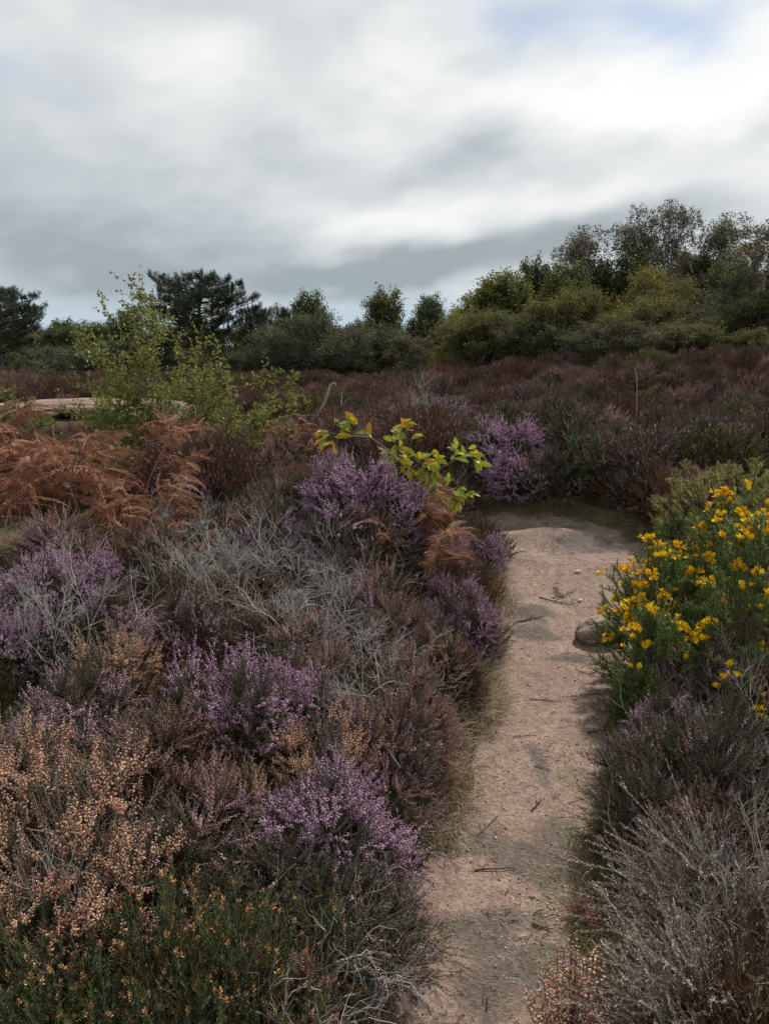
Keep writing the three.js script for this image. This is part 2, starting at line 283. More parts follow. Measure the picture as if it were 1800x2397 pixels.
{ // the half-buried stone by the gorse
  const st = part('boulder', lump(3, 24, 0.5, [0.19, 0.145, 0.125], [0.3, 0.225, 0.19], [0.15, 0.11, 0.115]), mat({ roughness: 0.95 }));
  tag(st, 'boulder', 'smooth rounded brown stone half buried in the sandy path beside the flowering gorse', 'stone');
  st.position.set(1.235, pathY(1.235, 4.0) + 0.035, -4.0); st.rotation.y = 0.4;
  const pb = part('pebble', lump(9, 6, 0.5, [0.5, 0.45, 0.42], [0.6, 0.55, 0.5], [0.018, 0.012, 0.014]), mat({ roughness: 0.9 }));
  [[1.38, 5.12, 1.3, 'small pale pebble lying on the path in front of the dark brown bushes'], [1.2, 5.5, 0.8, 'tiny whitish pebble at the far end of the path'], [1.27, 4.62, 0.8, 'small flat pebble on the path just beyond the rounded stone']].forEach(([x, d, k, label], i) => { const q = i ? pb.clone() : pb; tag(q, 'pebble', label, 'pebble', 'loose pebbles on the path'); q.position.set(x, pathY(x, d) + 0.006, -d); q.scale.setScalar(k); q.rotation.y = i * 2; });
}
{ // low sandstone outcrop on the heath to the left
  const rock = mat({ roughness: 1 });
  [[-5.2, 13.6, 1.6, 0.2, 0.7, 11, 'long flat pink sandstone slab outcropping on the heath behind the birch sapling'], [-3.6, 12.4, 0.8, 0.2, 0.5, 17, 'small pink sandstone ledge half hidden by the birch sapling'], [-6.6, 13.2, 1.1, 0.16, 0.6, 23, 'low pink sandstone slab behind the bracken near the left-hand pine'], [-1.0, 12.2, 0.16, 0.1, 0.12, 29, 'pale rock at the foot of the bleached leaning branch']].forEach(([x, d, a, b, c, s, label]) => {
    const o = part('sandstone_outcrop', lump(s, 20, 0.55, [0.2, 0.13, 0.105], [0.29, 0.205, 0.17], [a, b, c]), rock); tag(o, 'sandstone_outcrop', label, 'rock'); o.position.set(x, groundY(x, -d) + b * 0.55, -d);
  });
}
{ // loose grit and plant litter on the sand: uncountable
  const r = rng(31), grit = lump(5, 1, 0.5, [0.42, 0.3, 0.25], [0.5, 0.4, 0.34]), bitMB = new MB(64);
  bitMB.chain([[-0.5, 0, 0], [0, 0.08, 0.05], [0.5, 0, 0]], 0.05, 0.03, [1, 1, 1]);
  const spread = (name, g, n, size, cols, lift, flat) => {
    const im = new THREE.InstancedMesh(g, mat({ roughness: 1 }), n), m = new THREE.Matrix4(), q = new THREE.Quaternion(), e = new THREE.Euler(), c = new THREE.Color(); let k = 0, t = 0;
    while (k < n && t++ < n * 30) {
      const d = 1.2 + 5.3 * Math.pow(r(), 1.3), [l, ri] = edgeAt(d), x = l - 0.1 + r() * (ri - l + 0.2), pm = pathIn(x, d); if (pm < -0.12) continue;
      const gully = Math.exp(-(((x - (1.28 - 0.12 * Math.sin(d * 1.7))) / 0.16) ** 2)) * ss(3.7, 4.3, d);
      if (r() > 0.25 + 0.75 * Math.max(gully, ss(0.15, -0.05, pm), ss(0.5, 0.7, noise(x * 5, d * 5, 12.5)))) continue;
      const s = size * (0.4 + 1.2 * r() * r()); e.set(flat ? (r() - 0.5) * 0.3 : r() * 6, r() * 6.28, flat ? (r() - 0.5) * 0.3 : r() * 6); q.setFromEuler(e);
      m.compose(new THREE.Vector3(x, pathY(x, d) + lift * s, -d), q, new THREE.Vector3(s, s, s)); im.setMatrixAt(k, m); const cc = vary(pick(cols, r), r, 0.3); im.setColorAt(k, c.setRGB(...cc)); k++;
    }
    im.count = k; im.castShadow = im.receiveShadow = true; tag(im, name, null, null, null, 'stuff'); return im;
  };
  Object.assign(spread('grit', grit, 5200, 0.0034, [[1, 1, 1], [0.8, 0.75, 0.72], [0.5, 0.48, 0.46]], 0.3, false).userData, { label: 'loose sand grit scattered over the path', category: 'grit' });
  Object.assign(spread('plant_litter', bitMB.geo(), 2600, 0.028, [[0.06, 0.045, 0.035], [0.11, 0.08, 0.06], [0.3, 0.22, 0.15]], 0.12, true).userData, { label: 'scraps of dead heather stalk littering the sand', category: 'litter' });
}
{ // fallen twigs that can be told apart
  const r = rng(404);
  const list = [[0.93, 2.95, 0.12, 0.25, 0.004, [0.07, 0.05, 0.045], 'short straight dark twig across the middle of the path'], [0.55, 2.42, 0.09, 1.0, 0.004, [0.07, 0.055, 0.05], 'dark crooked twig near the left margin of the path'], [0.36, 2.3, 0.15, 0.9, 0.003, [0.12, 0.09, 0.07], 'thin twig half way up the left margin of the path'], [0.35, 2.07, 0.13, 0.1, 0.004, [0.07, 0.05, 0.04], 'dark twig lying level beside the near dark patch'], [0.45, 1.83, 0.06, -0.5, 0.005, [0.13, 0.09, 0.06], 'stubby brown twig nearest the foot of the picture'], [0.62, 2.66, 0.06, -0.5, 0.003, [0.08, 0.06, 0.05], 'little dark twig in the middle of the sand between the bushes'],
    [1.12, 4.6, 0.24, -0.15, 0.006, [0.05, 0.04, 0.04], 'thick black twig lying in the gully beyond the stone'], [0.98, 5.35, 0.22, 0.5, 0.006, [0.07, 0.06, 0.055], 'long dark twig on the hump at the far bend'], [1.2, 4.75, 0.25, 0.6, 0.004, [0.1, 0.08, 0.07], 'thin twig sloping down into the gully of grit'], [1.06, 3.5, 0.24, -0.8, 0.003, [0.42, 0.3, 0.2], 'pale straw stalk lying aslant in front of the rounded stone'], [0.98, 3.3, 0.2, 0.15, 0.003, [0.12, 0.09, 0.07], 'forked thin twig across the sand below the gorse'], [0.76, 3.25, 0.15, -0.2, 0.003, [0.11, 0.08, 0.06], 'small bent twig on the left half of the sand'], [0.85, 4.2, 0.22, 0.45, 0.006, [0.07, 0.055, 0.05], 'dark branched twig poking from the purple heather on to the path'], [0.6, 2.9, 0.1, 0.1, 0.003, [0.09, 0.07, 0.05], 'dark sliver of twig left of centre on the path']];
  for (const [x, d, L, a, rr, c, label] of list) {
    const mb = new MB(64), n = 5, P = []; for (let i = 0; i <= n; i++) { const t = (i / n - 0.5) * L, px = x + Math.cos(a) * t + (r() - 0.5) * L * 0.06, pd = d + Math.sin(a) * t + (r() - 0.5) * L * 0.06; P.push([px - x, pathY(px, pd) - pathY(x, d) + rr * 0.9 + 0.004 * r(), -(pd - d)]); }
    mb.chain(P, rr * 0.75, rr * 0.4, vary(c, r, 0.1), 5);
    for (let k = 0; k < 2; k++) if (r() < 0.7) { const s = P[1 + Math.floor(r() * 3)]; mb.chain([s, add(s, [Math.cos(a + 0.8) * L * 0.12, 0.004, -Math.sin(a + 0.8) * L * 0.12]), add(s, [Math.cos(a + 0.6) * L * 0.25, 0.002, -Math.sin(a + 0.6) * L * 0.25])], rr * 0.6, rr * 0.3, c, 4); }
    const o = part('fallen_twig', mb, M.wood); tag(o, 'fallen_twig', label, 'twig', 'twigs fallen on the path'); o.position.set(x, pathY(x, d), -d);
  }
}
// ---------------------------------------------------------------- where things stand (metres; d is the distance ahead)
const BUSHES = [
  ["seed", -0.838, 1.75, 0.345, 0.5, "broad tan bell heather in seed at the left edge below the mauve heather"],
  ["seed", -1.137, 2.05, 0.276, 0.442, "tan bell heather in seed cut by the left edge of the picture"],
  ["seed", -0.691, 1.57, 0.299, 0.42, "low tan bell heather in seed above the green heath at lower left"],
  ["seed", -0.83, 1.49, 0.253, 0.405, "tan bell heather in seed over a bare grey branch at far lower left"],
  ["seed", -0.437, 2.06, 0.196, 0.314, "small rounded tan bell heather in seed standing by itself left of the purple clump"],
  ["seed", -0.21, 2.22, 0.253, 0.405, "pale straw tipped bell heather just above the near purple clump"],
  ["mauve", -0.172, 1.93, 0.253, 0.405, "loose purple heather nearest the path on its left, with a dark gap below", undefined, 0],
  ["mauve", -0.561, 2.41, 0.299, 0.478, "mauve flecked heather in the middle of the left bank", undefined, 1],
  ["mauve", -0.332, 2.63, 0.253, 0.405, "mauve heather between the grey tangle and the straw tipped bell heather", undefined, 1],
  ["pink", -1.099, 2.42, 0.253, 0.405, "sparse mauve and green heather at the left edge above the tan seed heads"],
  ["faded", -0.71, 2.1, 0.322, 0.42, "dull brown heather with few flowers at mid left"],
  ["faded", -0.52, 1.89, 0.299, 0.36, "dark brown heather behind the small rounded bell heather"],
  ["dark", -0.597, 1.71, 0.299, 0.34, "dark green heather right of the tan seed heads"],
  ["dark", -0.327, 1.73, 0.299, 0.3, "dark heather filling the hollow under the near purple clump"],
  ["seed", -1.131, 2.86, 0.253, 0.405, "tan bell heather in seed under the bent grey stems at the left"],
  ["mauve", -1.711, 3.57, 0.276, 0.442, "mauve topped bush on bare stems at the left edge, the left of two", undefined, 0],
  ["mauve", -1.559, 3.76, 0.253, 0.405, "mauve topped bush on bare stems at the left, the right of two", undefined, 0],
  ["pink", -1.322, 3.41, 0.23, 0.368, "pinkish heather right below the pair of mauve topped bushes"],
  ["mauve", -1.672, 3.14, 0.253, 0.405, "mauve heather cut by the left edge under the bracken", undefined, 1],
  ["pink", -0.936, 3.26, 0.253, 0.405, "dull pink heather left of the grey tangle"],
  ["rust", -0.834, 3.34, 0.172, 0.275, "small rust red heather above the mauve flecked one"],
  ["mauve", -0.707, 3.48, 0.161, 0.258, "tiny bright mauve heather beside the rust red one", undefined, 0],
  ["dead", -0.812, 4.07, 0.632, 0.4, "wide grey tangle of dead heather in the middle of the left bank", undefined, 0],
  ["dead", -0.42, 3.81, 0.575, 0.38, "silvery dead heather right of centre on the left bank", undefined, 1],
  ["dead", -0.642, 4.17, 0.575, 0.42, "grey dead heather behind the wide tangle", undefined, 1],
  ["dead", -1.053, 3.98, 0.483, 0.38, "brownish grey dead heather under the bracken stems", undefined, 0],
  ["dead", -0.267, 3.93, 0.414, 0.373, "pale dead heather with upright twigs against the dark gap", undefined, 0],
  ["dead", -0.474, 3.45, 0.483, 0.34, "grey dead heather at the foot of the silvery tangle", undefined, 1],
  ["dead", -1.476, 3.19, 0.483, 0.435, "bare bent grey stems under the pair of mauve topped bushes", undefined, 0],
  ["dead", -0.054, 2.69, 0.46, 0.36, "grey wiry heather near the path above the straw tipped one", undefined, 1],
  ["dead", -0.108, 3.26, 0.46, 0.34, "dark grey wiry heather left of the path edge bushes", undefined, 0],
  ["dead", -1.511, 5.29, 0.414, 0.373, "grey dead heather beneath the mauve spray by the birch sapling", undefined, 1],
  ["pink", -0.634, 4.33, 0.299, 0.478, "rosy heather rising behind the grey tangle", undefined, 0],
  ["pink", -0.399, 4.15, 0.276, 0.42, "rosy heather at the right end of the grey tangle", undefined, 0],
  ["faded", -0.675, 3.85, 0.345, 0.32, "brown heather growing through the grey tangle"],
  ["faded", -0.981, 3.77, 0.345, 0.3, "brown heather at the left of the grey tangle"],
  ["faded", -0.37, 3.31, 0.322, 0.32, "brown pink heather below the silvery dead one"],
  ["faded", -0.247, 2.87, 0.276, 0.36, "brown pink heather left of the wiry grey one"],
  ["faded", -0.036, 3.6, 0.299, 0.478, "rosy brown rounded heather below the bracken by the path", undefined, 1],
  ["faded", 0.085, 3.3, 0.26, 0.416, "rosy brown heather two steps in from the path", undefined, 0],
  ["faded", 0.091, 2.77, 0.24, 0.384, "rosy brown heather at the path edge above the dry grass", undefined, 1],
  ["faded", 0.048, 2.43, 0.24, 0.384, "dull brown heather overhanging the dry grass", undefined, 0],
  ["faded", -0.08, 2.37, 0.253, 0.38, "dull brown heather behind the straw tipped bell heather", undefined, 1],
  ["seed", 0.163, 2.41, 0.12, 0.192, "small sprawling brown bell heather poking out over the path", undefined, 1],
  ["faded", 0.03, 2.23, 0.2, 0.3, "dark brown heather just left of the dry grass", undefined, 1],
  ["mauve", 0.401, 3.89, 0.22, 0.352, "purple heather on the path edge under the bracken", undefined, 0],
  ["mauve", 0.435, 3.62, 0.19, 0.304, "purple heather bulging over the left margin of the path", undefined, 0],
  ["mauve", 0.302, 3.58, 0.2, 0.32, "purple heather a little in from the path edge", undefined, 1],
  ["mauve", 0.675, 4.82, 0.17, 0.272, "thin mauve spray standing against the bare sand", undefined, 1],
  ["mauve", 0.366, 4.43, 0.22, 0.352, "mauve heather directly under the oak leaves", undefined, 0],
  ["rust", 0.35, 3.13, 0.16, 0.256, "rust brown heather trailing on to the path edge"],
  ["faded", 0.244, 3.11, 0.22, 0.352, "brown heather inside the purple path edge bushes", undefined, 0],
  ["mauve", -0.113, 4.48, 0.414, 0.62, "tall vivid purple heather beside the yellow oak leaves", undefined, 0],
  ["mauve", 0.069, 4.48, 0.3, 0.48, "vivid purple heather on the right flank of the tall one", undefined, 0],
  ["mauve", -0.263, 4.63, 0.299, 0.478, "vivid purple heather on the left flank of the tall one", undefined, 0],
  ["dark", -0.079, 4.07, 0.391, 0.5, "dark shaded heather under the vivid purple one"],
  ["dark", -0.268, 4.19, 0.345, 0.46, "dark heather left under the vivid purple one"],
  ["dead", -0.396, 4.81, 0.345, 0.31, "grey forked twigs at the left of the vivid purple heather", undefined, 0],
  ["dark", -0.62, 4.68, 0.391, 0.55, "olive heather between the bracken and the vivid purple one"],
  ["dark", -0.918, 5.39, 0.345, 0.5, "olive brown heather right of the mauve spray"],
  ["mauve", -1.557, 7.09, 0.23, 0.368, "mauve heather spray in front of the birch sapling", undefined, 0],
  ["mauve", -1.657, 6.12, 0.253, 0.405, "pale mauve heather left of the spray before the birch sapling", undefined, 1],
  ["mauve", -1.494, 7.95, 0.184, 0.294, "small mauve heather right of the spray before the birch sapling", undefined, 0],
  ["rust", -0.701, 6.57, 0.345, 0.5, "rust brown heather left of the oak leaves"],
  ["faded", -1.448, 4.27, 0.391, 0.42, "brown heather beneath the tall bracken"],
  ["faded", -1.854, 4.1, 0.391, 0.42, "brown heather at the left edge beneath the bracken"],
  ["heath", -0.773, 1.4, 0.22, 0.352, "green heath with orange tips at the left edge below the seed heads"],
  ["heath", -0.503, 1.41, 0.24, 0.38, "green heath with orange tips left of the dark hollow"],
  ["heath", -0.311, 1.4, 0.22, 0.352, "green heath with orange tips in the dark hollow"],
  ["heath", -0.207, 1.53, 0.2, 0.32, "green heath with orange tips under the near purple clump"],
  ["heath", -0.601, 1.27, 0.22, 0.352, "green heath thick with orange tips at lower left"],
  ["heath", -0.392, 1.25, 0.22, 0.352, "green heath leaning right at the foot of the picture"],
  ["heath", -0.251, 1.27, 0.2, 0.32, "bright green heath near the foot of the picture"],
  ["heath", -0.705, 1.21, 0.2, 0.32, "green heath in the lower left corner"],
  ["heath", -0.484, 1.19, 0.2, 0.32, "green heath along the bottom edge left of the bright one"],
  ["heath", -0.333, 1.18, 0.19, 0.304, "green heath along the bottom edge below the bright one"],
  ["heath", -0.252, 1.26, 0.15, 0.24, "green heath at the bottom edge nearest the path"],
  ["heath", 0.014, 2.08, 0.13, 0.208, "small bright green heath beside the near purple clump"],
  ["dark", -0.105, 1.66, 0.253, 0.32, "dark sprawling heather under the near purple clump at the path"],
  ["dark", -0.013, 1.69, 0.17, 0.26, "dark heather with sprigs reaching on to the path"],
  ["dark", -0.136, 1.45, 0.17, 0.272, "dark heather at the path edge low in the picture"],
  ["dark", -0.103, 1.41, 0.13, 0.2, "low dark heather by the path near the bottom edge"],
  ["faded", -0.23, 1.38, 0.18, 0.288, "brownish heather among the green heath near the path"],
  ["dead", -0.08, 1.59, 0.3, 0.27, "pale bare twigs sticking out of the dark heather at lower centre", undefined, 1],
  ["dead", -0.78, 1.54, 0.3, 0.27, "bare grey branch under the tan seed heads at lower left", undefined, 0],
  ["dead", -0.256, 1.29, 0.3, 0.27, "bent bare twigs in the green heath at the bottom", undefined, 1],
  ["pink", 1.326, 2.88, 0.25, 0.4, "pale pink heather in front of the flowering gorse", undefined, 0],
  ["pink", 1.077, 2.6, 0.19, 0.304, "pink flecked heather low beside the path below the gorse", undefined, 0],
  ["pink", 1.779, 3.54, 0.18, 0.288, "pink heather on a bare silvery stem before the gorse", undefined, 0],
  ["dark", 0.896, 2.21, 0.24, 0.36, "dark heather leaning on to the right margin of the path"],
  ["dark", 0.805, 2.03, 0.2, 0.32, "dark heather with sprigs over the right margin of the path"],
  ["dark", 1.021, 2.1, 0.26, 0.416, "dark brown heather behind the right margin"],
  ["dark", 1.15, 2.29, 0.26, 0.416, "dark heather right of the pink one"],
  ["faded", 1.438, 2.68, 0.24, 0.384, "brown heather at the right edge beside the pink one"],
  ["brush", 1.249, 1.82, 0.42, 0.432, "dry grey feathery heather sweeping left from the right edge", 0.0, 0],
  ["brush", 1.058, 1.53, 0.4, 0.411, "dry grey feathery heather below the topmost one on the right", 0.2, 0],
  ["brush", 1.076, 1.75, 0.36, 0.34, "dry grey heather with lilac flecks left of the feathery one", 0.1, 0],
  ["brush", 1.015, 1.33, 0.4, 0.411, "dry pale heather at the right edge low in the picture", -0.2, 0],
  ["brush", 0.932, 1.37, 0.36, 0.32, "dry matted heather right of the green grass", 0.3, 0],
  ["brush", 0.911, 1.19, 0.36, 0.36, "dry matted heather in the lower right corner", 0.1, 0],
  ["brush", 0.884, 1.27, 0.3, 0.26, "low dry matted heather along the bottom edge at right", -0.2, 0],
  ["dead", 0.906, 1.67, 0.3, 0.27, "silvery bare twigs reaching left over the dry heather", 2.6, 0],
  ["dead", 1.186, 2.28, 0.36, 0.324, "silvery bare stems at the right edge under the pink heather", 2.8, 0],
  ["dead", 0.547, 1.3, 0.24, 0.2, "grey bare stems at the bottom edge below the seeding sprig", 2.4, 1],
  ["faded", 0.909, 1.94, 0.2, 0.3, "brown heather above the green grass at right"],
  ["sprig", 0.414, 1.38, 0.17, 0.38, "upright tan seeding sprig standing in the path at lower right"],
  ["sprig", 0.462, 1.35, 0.11, 0.26, "short tan seeding sprig right below the upright one"],
  ["sprig", 0.366, 1.29, 0.12, 0.22, "brown pink sprigs at the bottom edge of the path"],
  ["sprig", 0.579, 1.85, 0.08, 0.14, "small dark red sprig lying over the right margin"],
  ["mauve", 1.204, 7.0, 0.45, 0.6, "tall purple heather behind the bend of the path", undefined, 0],
  ["mauve", 1.165, 6.65, 0.32, 0.42, "purple heather low on the bank behind the bend", undefined, 1],
  ["dark", 1.755, 7.1, 0.4, 0.5, "dark green heather bank right of the tall purple one"],
  ["dark", 1.487, 6.6, 0.38, 0.46, "dark heather at the back of the bend"],
  ["dark", 2.116, 6.9, 0.4, 0.5, "dark green heather bank dotted with pink, behind the bend"],
  ["dark", 0.91, 7.1, 0.42, 0.5, "dark brown heather left of the tall purple one"],
  ["dark", 0.639, 6.6, 0.36, 0.45, "deep shaded heather at the far left of the bend"],
  ["faded", 0.691, 7.9, 0.36, 0.45, "brown heather above the far end of the oak leaves"],
  ["pink", 2.303, 8.0, 0.36, 0.5, "pink topped heather on the bank above the dark green one"],
  ["pink", 3.188, 7.6, 0.4, 0.5, "pink heather with silvery stems high on the right bank"],
  ["pink", 1.774, 8.1, 0.4, 0.5, "dull pink heather above the tall purple one"],
  ["dark", 2.433, 6.7, 0.4, 0.5, "dark heather in the middle of the right bank"],
  ["dark", 3.364, 6.8, 0.4, 0.5, "dark heather at the right edge of the bank"],
  ["rust", 2.29, 5.9, 0.36, 0.5, "orange brown heather right of the bend"],
  ["dark", 2.213, 6.2, 0.34, 0.45, "brown twiggy heather overhanging the bend at right"],
  ["faded", 2.463, 5.7, 0.36, 0.5, "brown heather between the dark gorse and the yellowish gorse"],
  ["rust", 1.988, 6.35, 0.24, 0.3, "low brown heather at the back right of the bend"],
  ["dead", 0.617, 11.0, 0.7, 0.6, "silver grey dead heather high on the far bank, the upper of two", undefined, 0],
  ["dead", 0.307, 9.0, 0.55, 0.495, "silver grey dead heather on the far bank above the oak leaves, the lower of two", undefined, 1],
  ["mauve", 0.978, 11.6, 0.5, 0.5, "mauve heather around the upper silver dead heather", undefined, 1],
  ["mauve", 0.242, 11.2, 0.42, 0.45, "mauve heather left of the upper silver dead heather", undefined, 1],
  ["faded", -0.269, 8.5, 0.36, 0.45, "brown heather above the oak leaves at left"],
];
const GORSE = [
  [301, 1.615, 3.34, 0.42, 0.86, 100, 300, "large gorse bush covered in yellow flowers at the right of the path"],
  [302, 1.306, 3.38, 0.33, 0.64, 85, 230, "lower gorse bush with yellow flowers leaning over the path"],
  [303, 1.514, 2.88, 0.34, 0.85, 60, 220, "flowering gorse cut by the right edge of the picture"],
  [304, 1.147, 2.93, 0.21, 0.46, 45, 45, "dark green gorse skirt with few flowers beside the rounded stone"],
  [305, 2.411, 5.0, 0.62, 0.72, 110, 0, "yellowish green gorse without flowers behind the flowering one"],
  [306, 2.564, 4.6, 0.5, 0.7, 60, 0, "yellowish green gorse at the right edge behind the flowering one"],
  [307, 1.852, 6.65, 0.4, 0.5, 60, 0, "dark bluish green gorse at the back of the bend"],
  [308, 2.056, 4.9, 0.3, 0.42, 40, 0, "dark olive gorse between the bend and the flowering bush"],
];
const BRACKEN = [
  [-1.979, 5.5, 0.3, 0.3, 6, 1.0, "tall russet bracken before the birch sapling"],
  [-2.615, 5.6, 0.45, 0.35, 8, 1.0, "russet bracken stand at the left edge"],
  [-1.713, 4.6, 0.3, 0.2, 5, 0.85, "front bracken hanging over the grey tangle"],
  [-2.215, 4.5, 0.3, 0.2, 5, 0.85, "bracken above the mauve topped bushes"],
  [-1.158, 4.7, 0.12, 0.12, 2, 0.5, "low bent bracken by the rosy heather"],
  [-1.959, 6.6, 0.25, 0.3, 4, 0.8, "bracken at the foot of the birch sapling"],
  [-0.985, 8.2, 0.6, 0.7, 8, 0.6, "thin bracken between sapling and oak leaves"],
  [0.107, 4.3, 0.12, 0.1, 3, 0.62, "curled bracken under the oak leaves"],
  [0.213, 4.0, 0.12, 0.1, 3, 0.58, "curled bracken among the path edge heather"],
  [0.493, 4.9, 0.05, 0.05, 1, 0.6, "single bracken frond poking out over the dark bend"],
  [-1.501, 8.8, 0.6, 0.6, 6, 0.6, "thin bracken right of the birch sapling"],
];
const OAK = { root: [0.144, 0.294, -4.560], twigs: [
  {"r": 0.008, "per": 1, "bare": 3, "end": 5, "pts": [[0.15, 0.423, -4.75], [0.209, 0.64, -4.75], [0.162, 0.857, -4.72], [0.057, 0.979, -4.7], [-0.089, 1.082, -4.7], [-0.176, 1.17, -4.7]]},
  {"r": 0.005, "per": 3, "end": 3, "pts": [[-0.089, 1.082, -4.7], [-0.263, 1.099, -4.68], [-0.343, 1.116, -4.66]]},
  {"r": 0.005, "per": 4, "end": 4, "pts": [[0.057, 0.979, -4.7], [0.115, 1.041, -4.68], [0.143, 1.13, -4.66]]},
  {"r": 0.005, "per": 5, "end": 3, "pts": [[0.161, 0.89, -4.7], [0.085, 0.906, -4.6], [0.055, 0.949, -4.5]]},
  {"r": 0.006, "per": 3, "end": 4, "pts": [[0.193, 0.733, -4.74], [0.291, 0.809, -4.65], [0.359, 0.906, -4.6], [0.459, 0.964, -4.6], [0.528, 0.981, -4.58]]},
  {"r": 0.005, "per": 4, "end": 4, "pts": [[0.208, 0.703, -4.74], [0.289, 0.774, -4.6], [0.368, 0.777, -4.5], [0.421, 0.752, -4.45]]},
  {"r": 0.004, "per": 4, "end": 3, "pts": [[0.161, 0.876, -4.7], [0.229, 0.935, -4.6], [0.27, 0.927, -4.55]]}
] };
const SAPLINGS = [
  [41, -2.21, 8.70, {"kids": 2, "single": 300, "wands": [[1.57, 1.4, 1.54], [3.0, 0.8, 1.6], [2.9, 0.55, 1.54], [3.3, 0.35, 1.28], [0.3, 0.5, 1.15], [0.1, 0.3, 1.02], [1.2, 0.6, 0.9], [4.5, 0.9, 1.02], [0.8, 0.3, 1.02], [2.4, 0.9, 1.28], [0.2, 0.15, 0.96], [3.1, 0.2, 1.15], [0.5, 0.55, 1.0], [2.7, 0.4, 1.1]]}, "yellow green birch sapling standing in the bracken left of centre"],
  [42, -4.71, 9.40, {"kids": 2, "single": 60, "wands": [[1.5, 1.2, 0.6], [2.8, 0.9, 0.6], [0.4, 0.9, 0.5]]}, "thin birch sapling at the left edge above the bracken"],
  [43, -2.57, 6.20, {"kids": 1, "single": 60, "wands": [[1.5, 1.2, 0.6], [0.5, 0.9, 0.5]]}, "little sapling with yellow leaves inside the bracken"],
  [44, -1.63, 12.50, {"kids": 1, "single": 40, "wands": [[1.5, 1.2, 0.6], [0.6, 0.9, 0.5]]}, "spindly birch seedling on the heath right of the larger sapling"],
];
